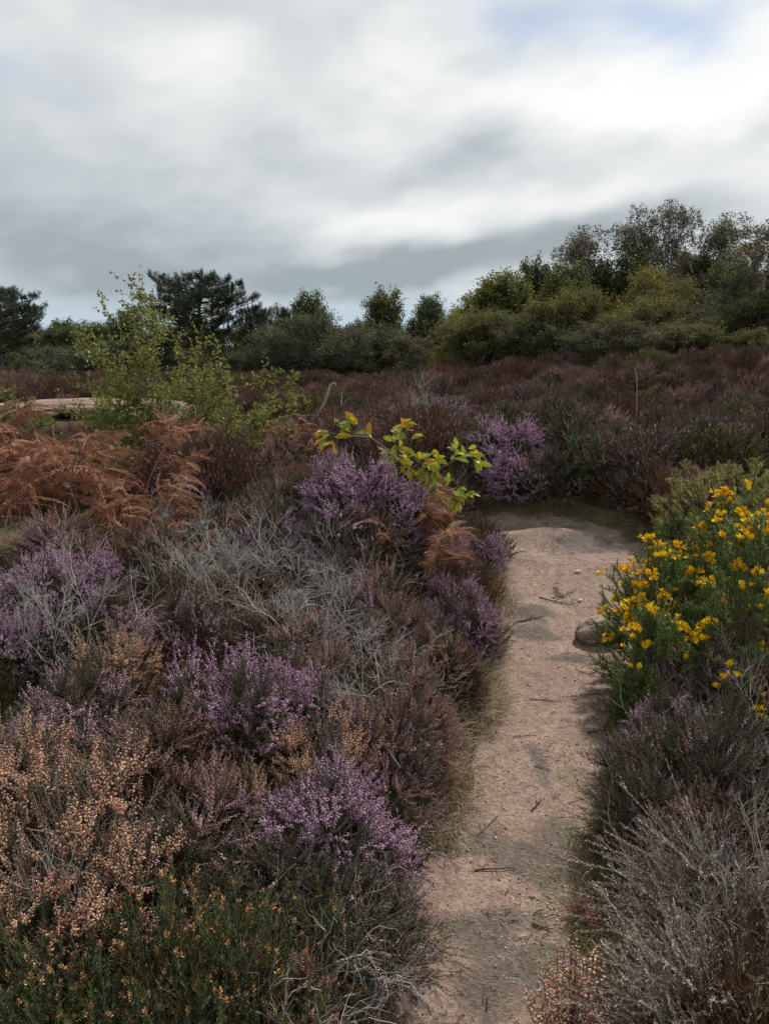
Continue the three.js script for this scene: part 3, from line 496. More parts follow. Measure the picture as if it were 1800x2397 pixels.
const TREES = [
  ["pine", 0, -7.23, 30.0, 4.03, 2.49, [1, 1, 1], "broad flat topped pine standing alone above the birch sapling"],
  ["pine", 0, -13.64, 27.0, 3.31, 1.97, [1, 1, 1], "pine cut by the left edge of the picture"],
  ["pine", 0, -5.48, 33.0, 3.09, 0.73, [1, 1, 1], "slim pine top just right of the flat topped pine"],
  ["pine", 0, -3.98, 31.0, 2.89, 0.49, [1, 1.05, 0.95], "small pine spire left of the central hawthorns"],
  ["oak", 0, -10.88, 33.0, 2.78, 1.15, [1, 1, 1], "dark oak between the left edge pine and the flat topped pine"],
  ["oak", 1, -12.86, 34.0, 2.28, 1.29, [1.1, 1.1, 0.9], "round green oak left of the dark one"],
  ["oak", 0, -13.55, 32.0, 2.02, 1.22, [0.9, 0.95, 1], "low oak beside the left edge pine"],
  ["oak", 1, -8.22, 28.0, 1.76, 0.98, [0.75, 0.8, 0.85], "dark low oak under the left side of the flat topped pine"],
  ["thorn", 0, -9.64, 27.0, 1.50, 1.28, [0.9, 0.95, 0.9], "dark scrub in front of the left oaks"],
  ["willow", 0, -11.64, 26.0, 1.30, 1.24, [0.6, 0.75, 0.8], "dark scrub under the left edge pine", -0.05],
  ["thorn", 1, -5.44, 29.0, 1.53, 1.19, [0.9, 0.9, 0.9], "bare twiggy scrub right of the flat topped pine"],
  ["oak", 1, -2.75, 28.0, 3.07, 1.07, [0.95, 1, 1.05], "hawthorn-like oak with ragged leafy top left of centre"],
  ["thorn", 0, -2.68, 26.0, 2.32, 1.57, [1, 1.05, 1.1], "grey green hawthorn left of centre"],
  ["oak", 0, -0.01, 28.0, 3.10, 1.15, [1.2, 1.15, 1], "oak with ragged leafy top in the centre"],
  ["thorn", 1, -0.48, 26.0, 2.17, 1.57, [1.1, 1, 0.9], "grey brown hawthorn in the centre"],
  ["thorn", 0, 1.13, 25.0, 1.50, 1.19, [1.2, 1.05, 0.9], "bare grey hawthorn right of centre"],
  ["oak", 1, 2.40, 42.0, 3.70, 1.46, [1, 1, 1.1], "distant oak right of centre against the sky"],
  ["birch", 0, 4.51, 44.0, 3.18, 1.19, [1.2, 1, 1], "distant brown birch beside the distant oak"],
  ["birch", 1, -5.65, 40.0, 3.51, 0.93, [1, 1, 1], "thin pale birch left of the central hawthorns"],
  ["oak", 0, 2.34, 25.0, 1.96, 0.71, [2.6, 2.2, 1], "yellow green oak at the foot of the right wood"],
  ["willow", 1, 1.88, 24.0, 0.90, 0.68, [1.8, 1.7, 0.9], "yellow green bush at the foot of the right wood"],
  ["oak", 1, 3.77, 24.0, 2.85, 1.68, [1.5, 1.35, 0.9], "green oak at the left end of the right wood"],
  ["oak", 0, 5.02, 26.0, 3.32, 0.96, [0.8, 0.85, 0.9], "dark ragged oak top above the left end of the right wood"],
  ["willow", 0, 3.05, 22.0, 1.82, 1.36, [1.2, 1.2, 0.9], "green willow at the left end of the right wood"],
  ["willow", 1, 4.31, 21.0, 1.87, 1.21, [1.1, 1.1, 1], "round olive willow in front of the ragged oak"],
  ["willow", 0, 5.48, 21.0, 2.14, 1.12, [1.3, 1.2, 0.9], "round olive willow below the leftmost birch of the right wood"],
  ["willow", 1, 7.64, 22.0, 2.53, 1.36, [1.5, 1.35, 0.9], "tall olive willow in front of the tallest birch"],
  ["willow", 0, 7.19, 20.0, 1.72, 1.07, [1.35, 1.2, 0.9], "rounded willow at the front of the right wood"],
  ["willow", 1, 5.89, 19.5, 1.42, 0.96, [1.2, 1.15, 0.9], "low willow at the front of the right wood"],
  ["thorn", 1, 8.50, 21.0, 1.84, 1.30, [1.1, 1, 0.9], "brown twiggy thorn right of the rounded willow"],
  ["willow", 0, 8.38, 19.0, 1.15, 1.10, [0.9, 1, 1], "dark low scrub at the right of the wood", -0.01],
  ["willow", 1, 9.30, 19.0, 1.60, 1.17, [1, 0.95, 0.85], "brown olive willow at the right edge"],
  ["oak", 1, 6.94, 25.0, 3.02, 1.24, [0.8, 0.85, 0.8], "dark oak behind the leftmost birch of the right wood"],
  ["birch", 0, 6.36, 26.0, 4.31, 1.25, [1, 1, 1], "leftmost birch of the right wood, airy against the sky"],
  ["birch", 2, 8.08, 25.0, 4.96, 1.25, [0.9, 0.9, 0.95], "tallest birch with white trunk in the right wood"],
  ["birch", 1, 9.27, 25.5, 4.72, 1.03, [0.95, 0.9, 0.9], "birch just right of the tallest one"],
  ["birch", 0, 11.00, 26.0, 4.21, 1.30, [1, 1.1, 1], "birch standing apart right of the tallest pair"],
  ["birch", 1, 11.31, 24.0, 3.22, 1.02, [1.3, 1.3, 0.9], "greener birch near the right edge"],
  ["birch", 2, 10.27, 20.0, 3.72, 1.31, [1, 0.9, 0.9], "birch cut by the right edge of the picture"],
  ["oak", 0, 10.77, 27.0, 3.16, 1.56, [0.9, 0.95, 0.8], "dark oak between the birches of the right wood"],
  ["thorn", 0, 9.30, 20.0, 2.14, 1.07, [1, 0.9, 0.85], "brown thorn below the birches near the right edge"],
  ["oak", 1, 5.58, 24.0, 2.91, 1.29, [1.1, 1.05, 0.85], "green oak right of the ragged oak top"],
  ["thorn", 0, 3.80, 21.0, 1.70, 1.26, [1.2, 1.1, 0.9], "low thorn scrub under the ragged oak top"],
  ["oak", 0, 7.68, 24.0, 2.91, 1.22, [1, 0.95, 0.8], "leafy oak in front of the tallest birch trunk"],
  ["thorn", 1, 4.83, 19.5, 1.41, 1.11, [1.1, 1, 0.85], "low brown scrub at the foot of the right wood"],
  ["thorn", 0, 6.71, 18.5, 1.17, 1.11, [1, 0.95, 0.85], "low scrub along the heather edge under the rounded willow", -0.04],
  ["oak", 1, 10.14, 23.0, 2.48, 1.24, [1, 1, 0.8], "oak filling the gap left of the right edge birches"],
  ["oak", 0, 3.14, 26.0, 2.54, 1.07, [1.3, 1.15, 0.8], "oak sloping down towards the yellow green one"],
  ["thorn", 1, -1.48, 27.0, 2.13, 1.63, [1, 0.95, 0.9], "brown scrub between the two central hawthorns"],
  ["thorn", 0, -4.07, 28.0, 1.85, 1.33, [0.95, 0.95, 0.95], "grey scrub left of the central hawthorns"],
  ["oak", 0, -3.46, 30.0, 2.34, 1.24, [0.9, 0.95, 1], "dark oak behind the grey green hawthorn"],
  ["thorn", 1, -10.54, 26.0, 1.64, 1.57, [0.85, 0.9, 0.85], "dark scrub along the left of the heath", -0.32],
  ["willow", 1, -7.03, 27.0, 1.53, 1.45, [0.6, 0.65, 0.7], "dark scrub at the foot of the flat topped pine", -0.35],
  ["willow", 0, 7.29, 18.0, 1.14, 1.08, [1, 0.95, 0.85], "olive scrub along the heather edge at right", -0.14],
  ["willow", 1, 8.35, 17.5, 1.11, 1.05, [0.95, 0.95, 0.85], "olive scrub at the right edge of the heather", -0.33],
];
// ---------------------------------------------------------------- shrubs
// Every shrub: woody stems fork from the base to nodes inside the dome, and leafy shoots leave the nodes for the surface.
// o: n shoots, R, H, lump, lean [x, z], leaf {L, W, gap, open, cols, from}, spike {share, L, gap, r, len, cols, style}, twig colours
function shrub(seed, o) {
  const r = rng(seed), S = new MB(1 << 15), F = new MB(1 << 16), B = new MB(1 << 16), K = Math.max(8, Math.round(o.n / (o.per ?? 13)));
  const lean = o.lean ?? [0, 0], R = o.R ?? 0.3, H = o.H ?? 0.4, s0 = seed * 1.37;
  const dome = (k, depth) => {
    const ct = Math.pow(r(), o.flat ?? 0.8) * 1.02 - 0.02, st = Math.sqrt(Math.max(0, 1 - ct * ct)), w = r() * 6.2832, x = st * Math.cos(w), z = st * Math.sin(w);
    const q = k * (1 + (fbm(x * 1.7 + s0, ct * 1.7, z * 1.7 + 3, 3) - 0.5) * 2 * (o.lump ?? 0.45)) * (1 - depth * r());
    return [x * R * q + lean[0] * ct * q, Math.max(0.03, ct * H * q + 0.05 * H), z * R * q + lean[1] * ct * q];
  };
  const nodes = [], forks = [];
  for (let i = 0; i < K; i++) nodes.push(dome(o.nodeAt ?? 0.62, 0.15));
  const base = () => [(r() - 0.5) * R * 0.45, 0, (r() - 0.5) * R * 0.45];
  const FK = Math.max(3, Math.round(K / 4)); for (let i = 0; i < FK; i++) { const n = nodes[i], b = base(); forks.push([b, [b[0] * 0.7 + n[0] * 0.35, n[1] * 0.42, b[2] * 0.7 + n[2] * 0.35]]); }
  const woodc = () => vary(pick(o.wood, r), r, 0.25), rs = o.stem ?? 0.0028;
  for (const [b, f] of forks) S.chain([b, [(b[0] + f[0]) / 2 + (r() - 0.5) * 0.03, f[1] * 0.45, (b[2] + f[2]) / 2 + (r() - 0.5) * 0.03], f], rs * 1.6, rs * 1.1, woodc(), 4);
  for (const n of nodes) { let best = forks[0], bd = 9; for (const f of forks) { const q = Math.hypot(f[1][0] - n[0], f[1][1] - n[1], f[1][2] - n[2]) * (0.8 + 0.4 * r()); if (q < bd) { bd = q; best = f; } } const f = best[1], j = () => (r() - 0.5) * 0.05; S.chain([f, [f[0] * 0.6 + n[0] * 0.4 + j(), f[1] * 0.5 + n[1] * 0.5 + j() * 0.5, f[2] * 0.6 + n[2] * 0.4 + j()], n], rs * 1.05, rs * 0.7, woodc(), 3); }
  const sp = o.spike, lf = o.leaf;
  for (let i = 0; i < o.n; i++) {
    const tip = add(dome(1, o.depth ?? 0.22), rnd3(r), (o.mess ?? 0.035) * r()); if (tip[1] < 0.02) tip[1] = 0.02; let nd = nodes[0], bd = 9; for (const q of nodes) { const e = (q[0] - tip[0]) ** 2 + (q[1] - tip[1]) ** 2 * 1.5 + (q[2] - tip[2]) ** 2; if (e < bd) { bd = e; nd = q; } }
    const len = Math.hypot(tip[0] - nd[0], tip[1] - nd[1], tip[2] - nd[2]), low = add(nd, [0, -0.02, 0]);
    const up = o.up ?? 0.35, ctrl = [lerp(low[0], tip[0], 0.55) + (r() - 0.5) * 0.04, lerp(low[1], tip[1], 0.5 - up * 0.4) + (r() - 0.5) * 0.02, lerp(low[2], tip[2], 0.55) + (r() - 0.5) * 0.04];
    if (up > 0) { ctrl[0] = lerp(ctrl[0], tip[0], up * 0.7); ctrl[2] = lerp(ctrl[2], tip[2], up * 0.7); }
    const P = [0, 0.34, 0.67, 1].map((t) => bez(low, ctrl, tip, t)); S.chain(P, rs * 0.5, rs * 0.3, woodc(), 3);
    const patch = fbm(tip[0] * 7 / (R / 0.3) + s0, tip[1] * 5, tip[2] * 7 / (R / 0.3) + 9, 2), bloom = sp && r() < sp.share * (sp.patchy ? 2 * ss(0.35, 0.62, patch) : 1);
    const spikeFrom = bloom ? 1 - Math.min(0.75, sp.L * (0.6 + 0.7 * r()) / len) : 1, lc = pick(lf.cols, r), fc = sp && pick(sp.cols, r);
    const place = (t) => { const p = bez(low, ctrl, tip, t), q = bez(low, ctrl, tip, Math.min(1.02, t + 0.04)); return [p, norm(add(q, p, -1))]; };
    let w = r() * 6;
    const nl = Math.floor((Math.min(spikeFrom + 0.1, 1) - lf.from) * len / lf.gap);
    for (let k = 0; k < nl; k++) { const t = lf.from + (k + r() * 0.6) * lf.gap / len; if (t > 1) break; const [p, d] = place(t); w += 2.4; for (let m = 0; m < (lf.whorl ?? 2); m++) { const ld = off(d, w + m * 6.283 / (lf.whorl ?? 2), lf.open * (0.7 + 0.6 * r())); F.blade(p, ld, norm(add(cross(ld, rnd3(r)), [0, 0.35, 0])), lf.L * (0.7 + 0.6 * r()), lf.W, vary(lc, r, 0.3)); } }
    if (lf.side) for (let k = 0; k < lf.side; k++) { const t = 0.3 + 0.65 * r(), [p, d] = place(t), sd = off(d, r() * 6.28, 0.5 + 0.4 * r()), sl = 0.02 + 0.03 * r(); S.chain([p, add(p, sd, sl)], rs * 0.35, rs * 0.25, woodc(), 3); for (let q = 0; q < sl / lf.gap; q++) { w += 2.4; const ld = off(sd, w, lf.open); F.blade(add(p, sd, q * lf.gap), ld, rnd3(r), lf.L * 0.8, lf.W, vary(lc, r, 0.3)); } if (bloom && sp.style !== 'tuft') for (let q = 0; q < 5; q++) { w += 2.4; const bd2 = off(sd, w, 1.5); B[sp.r > 0.003 ? 'bud' : 'floret'](add(add(p, sd, sl * (0.5 + 0.11 * q)), bd2, sp.r * 1.2), sp.r, norm(add(bd2, [0, -0.7, 0])), sp.len, vary(fc, r, 0.3)); } }
    if (!bloom) continue;
    if (sp.style === 'tuft') { const [p, d] = place(1); for (let k = 0; k < 11; k++) { w += 2.4; const ld = off(d, w, 0.3 + 0.11 * k); B.blade(add(p, d, -0.001 * k), ld, norm(add(cross(ld, rnd3(r)), [0, 0.4, 0])), sp.L * (0.7 + 0.5 * r()), sp.r, vary(fc, r, 0.3), 0.6); } continue; }
    const L = (1 - spikeFrom) * len, nb = Math.max(1, Math.floor(L / sp.gap));
    for (let k = 0; k <= nb; k++) { const t = spikeFrom + (1 - spikeFrom) * k / nb, [p, d] = place(t); for (let m = 0; m < sp.whorl; m++) { w += 2.4 + 0.4 * r(); const taper = 1 - 0.45 * (k / nb) ** 2, bd2 = off(d, w, 1.2 + 0.6 * r()); if (r() < 0.12) continue; B[sp.r > 0.003 ? 'bud' : 'floret'](add(p, bd2, sp.out * taper * (0.6 + 0.6 * r())), sp.r * (0.75 + 0.5 * r()) * taper, norm(add(bd2, [0, sp.hang ?? -0.6, 0])), sp.len * (0.8 + 0.4 * r()) * taper, vary(r() < (sp.mixShare ?? 0) ? sp.mix : fc, r, 0.25)); } }
  }
  return { S, F, B };
}
const GREY = [[0.37, 0.345, 0.325], [0.26, 0.235, 0.215], [0.46, 0.435, 0.41]], BARK = [[0.12, 0.09, 0.075], [0.17, 0.14, 0.12], [0.08, 0.06, 0.05]];
const HL = { L: 0.0075, W: 0.0026, gap: 0.0045, open: 0.65, from: 0.05, whorl: 2 };
// wiry dead heather: bare forking twigs
function deadShrub(seed, o) {
  const r = rng(seed), S = new MB(1 << 16), R = o.R ?? 0.35, H = o.H ?? 0.35, cols = o.cols ?? GREY;
  const grow = (p, d, L, rad0, lv) => {
    const n = lv > 2 ? 3 : 4, P = [p]; let q = p, dd = d; for (let i = 0; i < n; i++) { dd = norm(add(add(dd, rnd3(r), 0.33), [0, o.rise ?? 0.08, 0])); q = add(q, dd, L / n); if (q[1] < 0.02) q[1] = 0.02; P.push(q); }
    S.chain(P, rad0, rad0 * 0.62, vary(pick(cols, r), r, 0.2), lv < 2 ? 4 : 3);
    if (lv >= (o.levels ?? 4)) return; const kids = lv === 0 ? 4 : 2 + Math.floor(r() * 2.4);
    for (let k = 0; k < kids; k++) { const at = P[1 + Math.floor(r() * (P.length - 1))], e = k === 0 ? P.at(-1) : at; grow(e, off(dd, r() * 6.28, 0.35 + 0.5 * r()), L * (0.55 + 0.35 * r()), rad0 * 0.62, lv + 1); }
  };
  for (let i = 0; i < (o.stems ?? 9); i++) { const w = r() * 6.28, el = 0.35 + 0.8 * r(); grow([(r() - 0.5) * 0.1, 0, (r() - 0.5) * 0.1], norm([Math.cos(w) * Math.cos(el) + (o.lean?.[0] ?? 0), Math.sin(el) * H / R, Math.sin(w) * Math.cos(el) + (o.lean?.[1] ?? 0)]), R * (0.4 + 0.2 * r()), o.r ?? 0.0042, 0); }
  return S;
}
function kind(parts) { // parts: [name, MB, material]
  return parts.filter((p) => p[1].k > 0).map(([n, mb, m]) => { const g = mb.geo(); triangles += g.index.count / 3; g.userData.counted = true; return [n, g, m]; });
}
const flowering = (seed, cols, share, o = {}) => { const q = shrub(seed, { n: 980, wood: BARK, up: 0.14, nodeAt: 0.72, per: 8, mess: 0.05, leaf: { ...HL, side: 1, cols: [[0.075, 0.085, 0.036], [0.1, 0.085, 0.045], [0.06, 0.066, 0.03]] }, spike: { share, L: 0.06, gap: 0.0046, whorl: 1.6, r: 0.0027, len: 0.0038, out: 0.0045, cols, patchy: true }, ...o }); return kind([['stems', q.S, M.wood], ['foliage', q.F, M.leaf], ['flowers', q.B, M.flower]]); };
const MAUVE = [[0.55, 0.33, 0.49], [0.63, 0.43, 0.56], [0.46, 0.26, 0.41]], PINK = [[0.56, 0.38, 0.49], [0.5, 0.31, 0.43], [0.52, 0.36, 0.38]], DRY = [[0.31, 0.175, 0.14], [0.24, 0.13, 0.1], [0.39, 0.245, 0.2]], TAN = [[0.57, 0.345, 0.215], [0.49, 0.28, 0.18], [0.65, 0.43, 0.27]];
const mauve = [flowering(11, MAUVE, 1, { lump: 0.5 }), flowering(12, MAUVE, 0.7, { lump: 0.6 })];
const pink = [flowering(21, PINK, 0.75, { lump: 0.5 })];
const faded = [flowering(31, DRY, 0.9, { leaf: { ...HL, cols: [[0.1, 0.062, 0.045], [0.075, 0.06, 0.035], [0.13, 0.078, 0.056]] } }), flowering(32, [...DRY, PINK[1]], 0.6, { wood: [...BARK, GREY[1]], leaf: { ...HL, cols: [[0.1, 0.062, 0.045], [0.13, 0.07, 0.05], [0.072, 0.06, 0.034]] } })];
const seedHead = [41, 42].map((s) => { const q = shrub(s, { n: 620, wood: [[0.2, 0.15, 0.12], [0.13, 0.1, 0.08], GREY[1]], up: 0.3, nodeAt: 0.7, per: 8, mess: 0.05, lump: 0.55, leaf: { ...HL, L: 0.009, gap: 0.008, cols: [[0.05, 0.065, 0.022], [0.075, 0.07, 0.03], [0.04, 0.045, 0.02]] }, spike: { share: 0.95, L: 0.062, gap: 0.0062, whorl: 2, r: 0.0036, len: 0.0043, out: 0.0062, cols: TAN, mix: [0.36, 0.17, 0.15], mixShare: 0.3, hang: -0.3, patchy: true } }); return kind([['stems', q.S, M.wood], ['foliage', q.F, M.leaf], ['seed_heads', q.B, M.flower]]); });
const heath = [51, 52].map((s) => { const q = shrub(s, { n: 560, wood: BARK, up: 0.3, per: 8, mess: 0.08, lump: 0.4, depth: 0.3, leaf: { L: 0.0125, W: 0.0027, gap: 0.0068, open: 0.75, from: 0.15, whorl: 3, side: 1, cols: [[0.075, 0.105, 0.022], [0.055, 0.09, 0.025], [0.1, 0.11, 0.03], [0.045, 0.065, 0.025]] }, spike: { share: 0.16, patchy: true, L: 0.0105, r: 0.0046, style: 'tuft', cols: [[0.42, 0.2, 0.085], [0.34, 0.16, 0.08], [0.48, 0.27, 0.12]] } }); return kind([['stems', q.S, M.wood], ['foliage', q.F, M.leaf], ['dead_flower_tips', q.B, M.flower]]); });
const dark = [61].map((s) => { const q = shrub(s, { n: 1000, wood: BARK, up: 0.12, nodeAt: 0.72, per: 8, mess: 0.05, lump: 0.5, leaf: { ...HL, L: 0.009, W: 0.003, gap: 0.0075, cols: [[0.06, 0.075, 0.03], [0.085, 0.072, 0.036], [0.048, 0.06, 0.027]] }, spike: { share: 0.16, L: 0.04, gap: 0.006, whorl: 1.2, r: 0.0028, len: 0.0034, out: 0.0045, cols: [...DRY, PINK[0]], patchy: true } }); return kind([['stems', q.S, M.wood], ['foliage', q.F, M.leaf], ['flowers', q.B, M.flower]]); });
const rust = [66].map((s) => { const q = shrub(s, { n: 800, wood: [[0.2, 0.1, 0.06], [0.14, 0.08, 0.05]], up: 0.5, leaf: { ...HL, cols: [[0.2, 0.085, 0.045], [0.16, 0.075, 0.045], [0.12, 0.07, 0.045]] } }); return kind([['stems', q.S, M.wood], ['foliage', q.F, M.leaf]]); });
const brush = [71].map((s) => { const q = shrub(s, { n: 430, R: 0.42, H: 0.36, wood: [[0.25, 0.2, 0.165], [0.2, 0.15, 0.13], GREY[0]], stem: 0.0024, up: 0.05, lean: [-0.5, 0.1], nodeAt: 0.42, per: 9, depth: 0.45, mess: 0.05, flat: 1.0, leaf: { L: 0.0085, W: 0.0032, gap: 0.0046, open: 0.5, from: 0.12, whorl: 2, side: 3, cols: [[0.36, 0.3, 0.245], [0.27, 0.215, 0.175], [0.43, 0.37, 0.32], [0.19, 0.135, 0.1]] } }); return kind([['stems', q.S, M.wood], ['foliage', q.F, M.leaf]]); });
const dead = [kind([['twigs', deadShrub(81, {}), M.wood]]), kind([['twigs', deadShrub(82, { stems: 11, rise: 0.02, H: 0.28 }), M.wood]])];
const sprigs = [91].map((s) => { const q = shrub(s, { n: 130, R: 0.13, H: 0.3, per: 9, wood: [[0.2, 0.15, 0.12], BARK[0]], up: 0.8, lump: 0.5, nodeAt: 0.35, leaf: { ...HL, gap: 0.006, cols: [[0.07, 0.065, 0.03], [0.06, 0.07, 0.025]] }, spike: { share: 0.95, L: 0.08, gap: 0.006, whorl: 2, r: 0.0038, len: 0.0045, out: 0.0064, cols: TAN, mix: [0.36, 0.17, 0.15], mixShare: 0.35, hang: -0.3 } }); return kind([['stems', q.S, M.wood], ['foliage', q.F, M.leaf], ['seed_heads', q.B, M.flower]]); });
const KINDS = { mauve, pink, faded, seed: seedHead, heath, dark, rust, brush, dead, sprig: sprigs };
const NOM = { mauve: [0.3, 0.4], pink: [0.3, 0.4], faded: [0.3, 0.4], seed: [0.3, 0.4], heath: [0.3, 0.4], dark: [0.3, 0.4], rust: [0.3, 0.4], brush: [0.42, 0.36], dead: [0.4, 0.3], sprig: [0.13, 0.3] };
const NAME = { mauve: 'flowering_heather', pink: 'pink_heather', faded: 'faded_heather', seed: 'bell_heather', heath: 'green_heath', dark: 'dark_heather', rust: 'rusty_heather', brush: 'dry_heather', dead: 'dead_heather', sprig: 'bell_heather_sprig' };
const GROUP = { mauve: 'flowering heather bushes', pink: 'pink heather bushes', faded: 'faded brown heather bushes', seed: 'bell heather in seed', heath: 'green heath clumps with orange tips', dark: 'dark green heather bushes', rust: 'rust brown heather bushes', brush: 'dry grey heather bushes', dead: 'dead bare heather bushes', sprig: 'bell heather in seed' };
const CLONE = new Map();
const spotRnd = rng(2024);
function plantBush(kindName, x, d, R, h, label, turn, variant) {
  const V = KINDS[kindName], v = variant ?? Math.floor(spotRnd() * V.length) % V.length, key = kindName + v;
  let g;
  if (CLONE.has(key)) g = CLONE.get(key).clone();
  else { g = new THREE.Group(); for (const [n, geo, m] of V[v]) part(n, geo, m, g, 'stuff'); CLONE.set(key, g); }
  tag(g, NAME[kindName], label, 'heather', GROUP[kindName]);
  const [nr, nh] = NOM[kindName], t = turn ?? spotRnd() * 6.283;
  g.position.set(x, groundY(x, -d) - 0.015, -d); g.scale.set(R / nr, Math.min(h / nh, R / nr * 1.2), R / nr); g.rotation.set(0, t, 0); if (kindName === 'brush') g.rotateOnWorldAxis(new THREE.Vector3(0, 0, 1), 0.16);
  return g;
}
for (const row of BUSHES) plantBush(...row);
{ // the heather bank beyond the bend and across the near heath, bush merging into bush
  const r = rng(616), bank = new THREE.Group(); tag(bank, 'heather_bank', 'unbroken bank of dark, brown and pink heather rising beyond the bend', 'heather', null, 'stuff');
  const sets = [[dark[0], 5.5], [faded[0], 3.5], [rust[0], 1], [faded[1], 3], [pink[0], 1.3], [mauve[1], 0.5], [dead[1], 0.7]], total = sets.reduce((s, q) => s + q[1], 0), spots = sets.map(() => []);
  for (let d = 6.5; d < 15.5; d += 0.32 + 0.012 * d) for (let x = -0.66 * d - 0.5; x < 0.66 * d + 0.5; x += 0.46) {
    const px = x + (r() - 0.5) * 0.5, pd = d + (r() - 0.5) * 0.4; if (pathIn(px, pd) > (pd < 8 && px > 0 ? -0.18 : -0.3) || Math.hypot((px + 5.3) / 3, (pd - 12.9) / 1.5) < 1) continue; if (px < -0.5 && r() < 0.45) continue;
    let w = clamp(((fbm(px * 0.45 + 4, pd * 0.45, 3.5, 2) * 1.5 - 0.25) * 0.7 + r() * 0.3) * (pd < 9.5 && px > 0.3 ? 0.44 : 1), 0, 1) * total, k = 0; while (k < sets.length - 1 && (w -= sets[k][1]) > 0) k++;
    spots[k].push([px, pd, (0.26 + 0.16 * r()) * (px < -0.5 ? 0.85 : 1), r() * 6.283]);
  }
  sets.forEach(([parts], k) => { for (const [n, geo, m] of parts) { if (!spots[k].length) continue; const im = new THREE.InstancedMesh(geo, m, spots[k].length), M4 = new THREE.Matrix4(), q = new THREE.Quaternion(); spots[k].forEach(([x, d, R, t], i) => { q.setFromEuler(new THREE.Euler(0.1 * Math.sin(t * 5), t, 0.1 * Math.cos(t * 3))); M4.compose(new THREE.Vector3(x, groundY(x, -d) - 0.02, -d), q, new THREE.Vector3(R / 0.3, (0.9 + 0.3 * Math.sin(t * 7)) * R / 0.3, R / 0.3)); im.setMatrixAt(i, M4); }); im.name = n; im.userData.kind = 'stuff'; im.castShadow = im.receiveShadow = true; bank.add(im); } });
}

// ---------------------------------------------------------------- gorse
function gorseShoot(S, F, p0, d0, L, r, cols, dense) {
  const P = [p0]; let d = d0, p = p0; for (let i = 0; i < 3; i++) { d = norm(add(add(d, rnd3(r), 0.12), [0, 0.12, 0])); p = add(p, d, L / 3); P.push(p); }
  S.chain(P, 0.0028, 0.0014, vary([0.09, 0.1, 0.035], r, 0.2), 4);
  let w = r() * 6; const n = Math.floor(L / 0.0032 * dense);
  for (let k = 0; k < n; k++) { const t = k / n * 2.999, q = Math.floor(t), f = t - q, a = P[q], b = P[q + 1], pos = [lerp(a[0], b[0], f), lerp(a[1], b[1], f), lerp(a[2], b[2], f)], ax = norm(add(b, a, -1)); w += 2.4; const tip = k / n, sd = off(ax, w, (1.25 - 0.55 * tip * tip) * (0.8 + 0.4 * r())), sl = (0.024 - 0.007 * tip) * (0.6 + 0.7 * r()), c = vary(pick(cols, r), r, 0.25); F.spine(pos, sd, sl, 0.0018, c); if (r() < 0.55) { const m = add(pos, sd, sl * 0.35); F.spine(m, off(sd, r() * 6.28, 0.7), sl * 0.6, 0.0011, c); } }
  return P;
}
function gorse(seed, o) {
  const r = rng(seed), S = new MB(1 << 14), F = new MB(1 << 16), tips = [], R = o.R, H = o.H;
  for (let i = 0; i < o.n; i++) {
    const ct = Math.pow(r(), 0.9) * 1.12 - 0.13, st = Math.sqrt(Math.max(0, 1 - ct * ct)), w = r() * 6.283, x = st * Math.cos(w), z = st * Math.sin(w), k = 1 + (fbm(x * 1.6 + seed, ct * 1.6, z * 1.6, 3) - 0.5) * 2 * o.lump - 0.16 * r();
    const L = o.L * (0.7 + 0.6 * r()), tip = [x * R * k, ct * H * k + 0.07, z * R * k], d = norm([x * 0.9, 0.35 + 0.5 * ct, z * 0.9]), p0 = add(tip, d, -L);
    if (i % 3 === 0) S.chain([[x * R * 0.1, 0.02, z * R * 0.1], [p0[0] * 0.5, p0[1] * 0.45, p0[2] * 0.5], p0], 0.0042, 0.0024, vary([0.09, 0.075, 0.045], r, 0.2), 4);
    const P = gorseShoot(S, F, p0, d, L, r, o.cols, o.dense); tips.push([P, ct]);
    for (let q = 0; q < o.kids; q++) { const b = P[Math.floor(r() * 3)]; const PP = gorseShoot(S, F, b, off(d, r() * 6.28, 0.9), L * (0.4 + 0.35 * r()), r, o.cols, o.dense); if (r() < 0.15) tips.push([PP, ct]); }
  }
  return { S, F, tips, r };
}
// gorse flower: a standard petal over two wings, all cupped
const gorseFlower = (() => {
  const mb = new MB(128), petal = (dir, side, L, Wd, cup) => {
    const n = 4, rows = []; const b = norm(cross(dir, side)); mb.room(20, 60);
    for (let i = 0; i <= n; i++) { const t = i / n, wd = Wd * Math.sin(Math.PI * (0.12 + 0.8 * t)) * 0.5, c = [dir[0] * L * t + b[0] * cup * t * t, dir[1] * L * t + b[1] * cup * t * t, dir[2] * L * t + b[2] * cup * t * t], e = -cup * 0.7; rows.push([mb.vert(...add(add(c, side, -wd), b, e * 0.8), ...norm(add(b, side, 0.5)), [1, 1, 1]), mb.vert(...c, ...b, [1, 1, 1]), mb.vert(...add(add(c, side, wd), b, e * 0.8), ...norm(add(b, side, -0.5)), [1, 1, 1])]); }
    for (let i = 0; i < n; i++) for (let k = 0; k < 2; k++) { const a = rows[i], c = rows[i + 1]; mb.tri(a[k], c[k], a[k + 1]); mb.tri(a[k + 1], c[k], c[k + 1]); }
  };
  petal(norm([0, 0.85, 0.5]), [1, 0, 0], 0.019, 0.016, -0.004); petal(norm([0.22, 0.95, -0.1]), norm([0.2, 0, 1]), 0.0165, 0.009, 0.003); petal(norm([-0.22, 0.95, -0.1]), norm([0.2, 0, -1]), 0.0165, 0.009, 0.003); petal(norm([0, 1, -0.25]), [1, 0, 0], 0.015, 0.007, 0.003);
  mb.bud([0, 0.001, 0], 0.003, [0, 1, 0], 0.006, [0.8, 0.85, 0.6]);
  return mb.geo();
})();
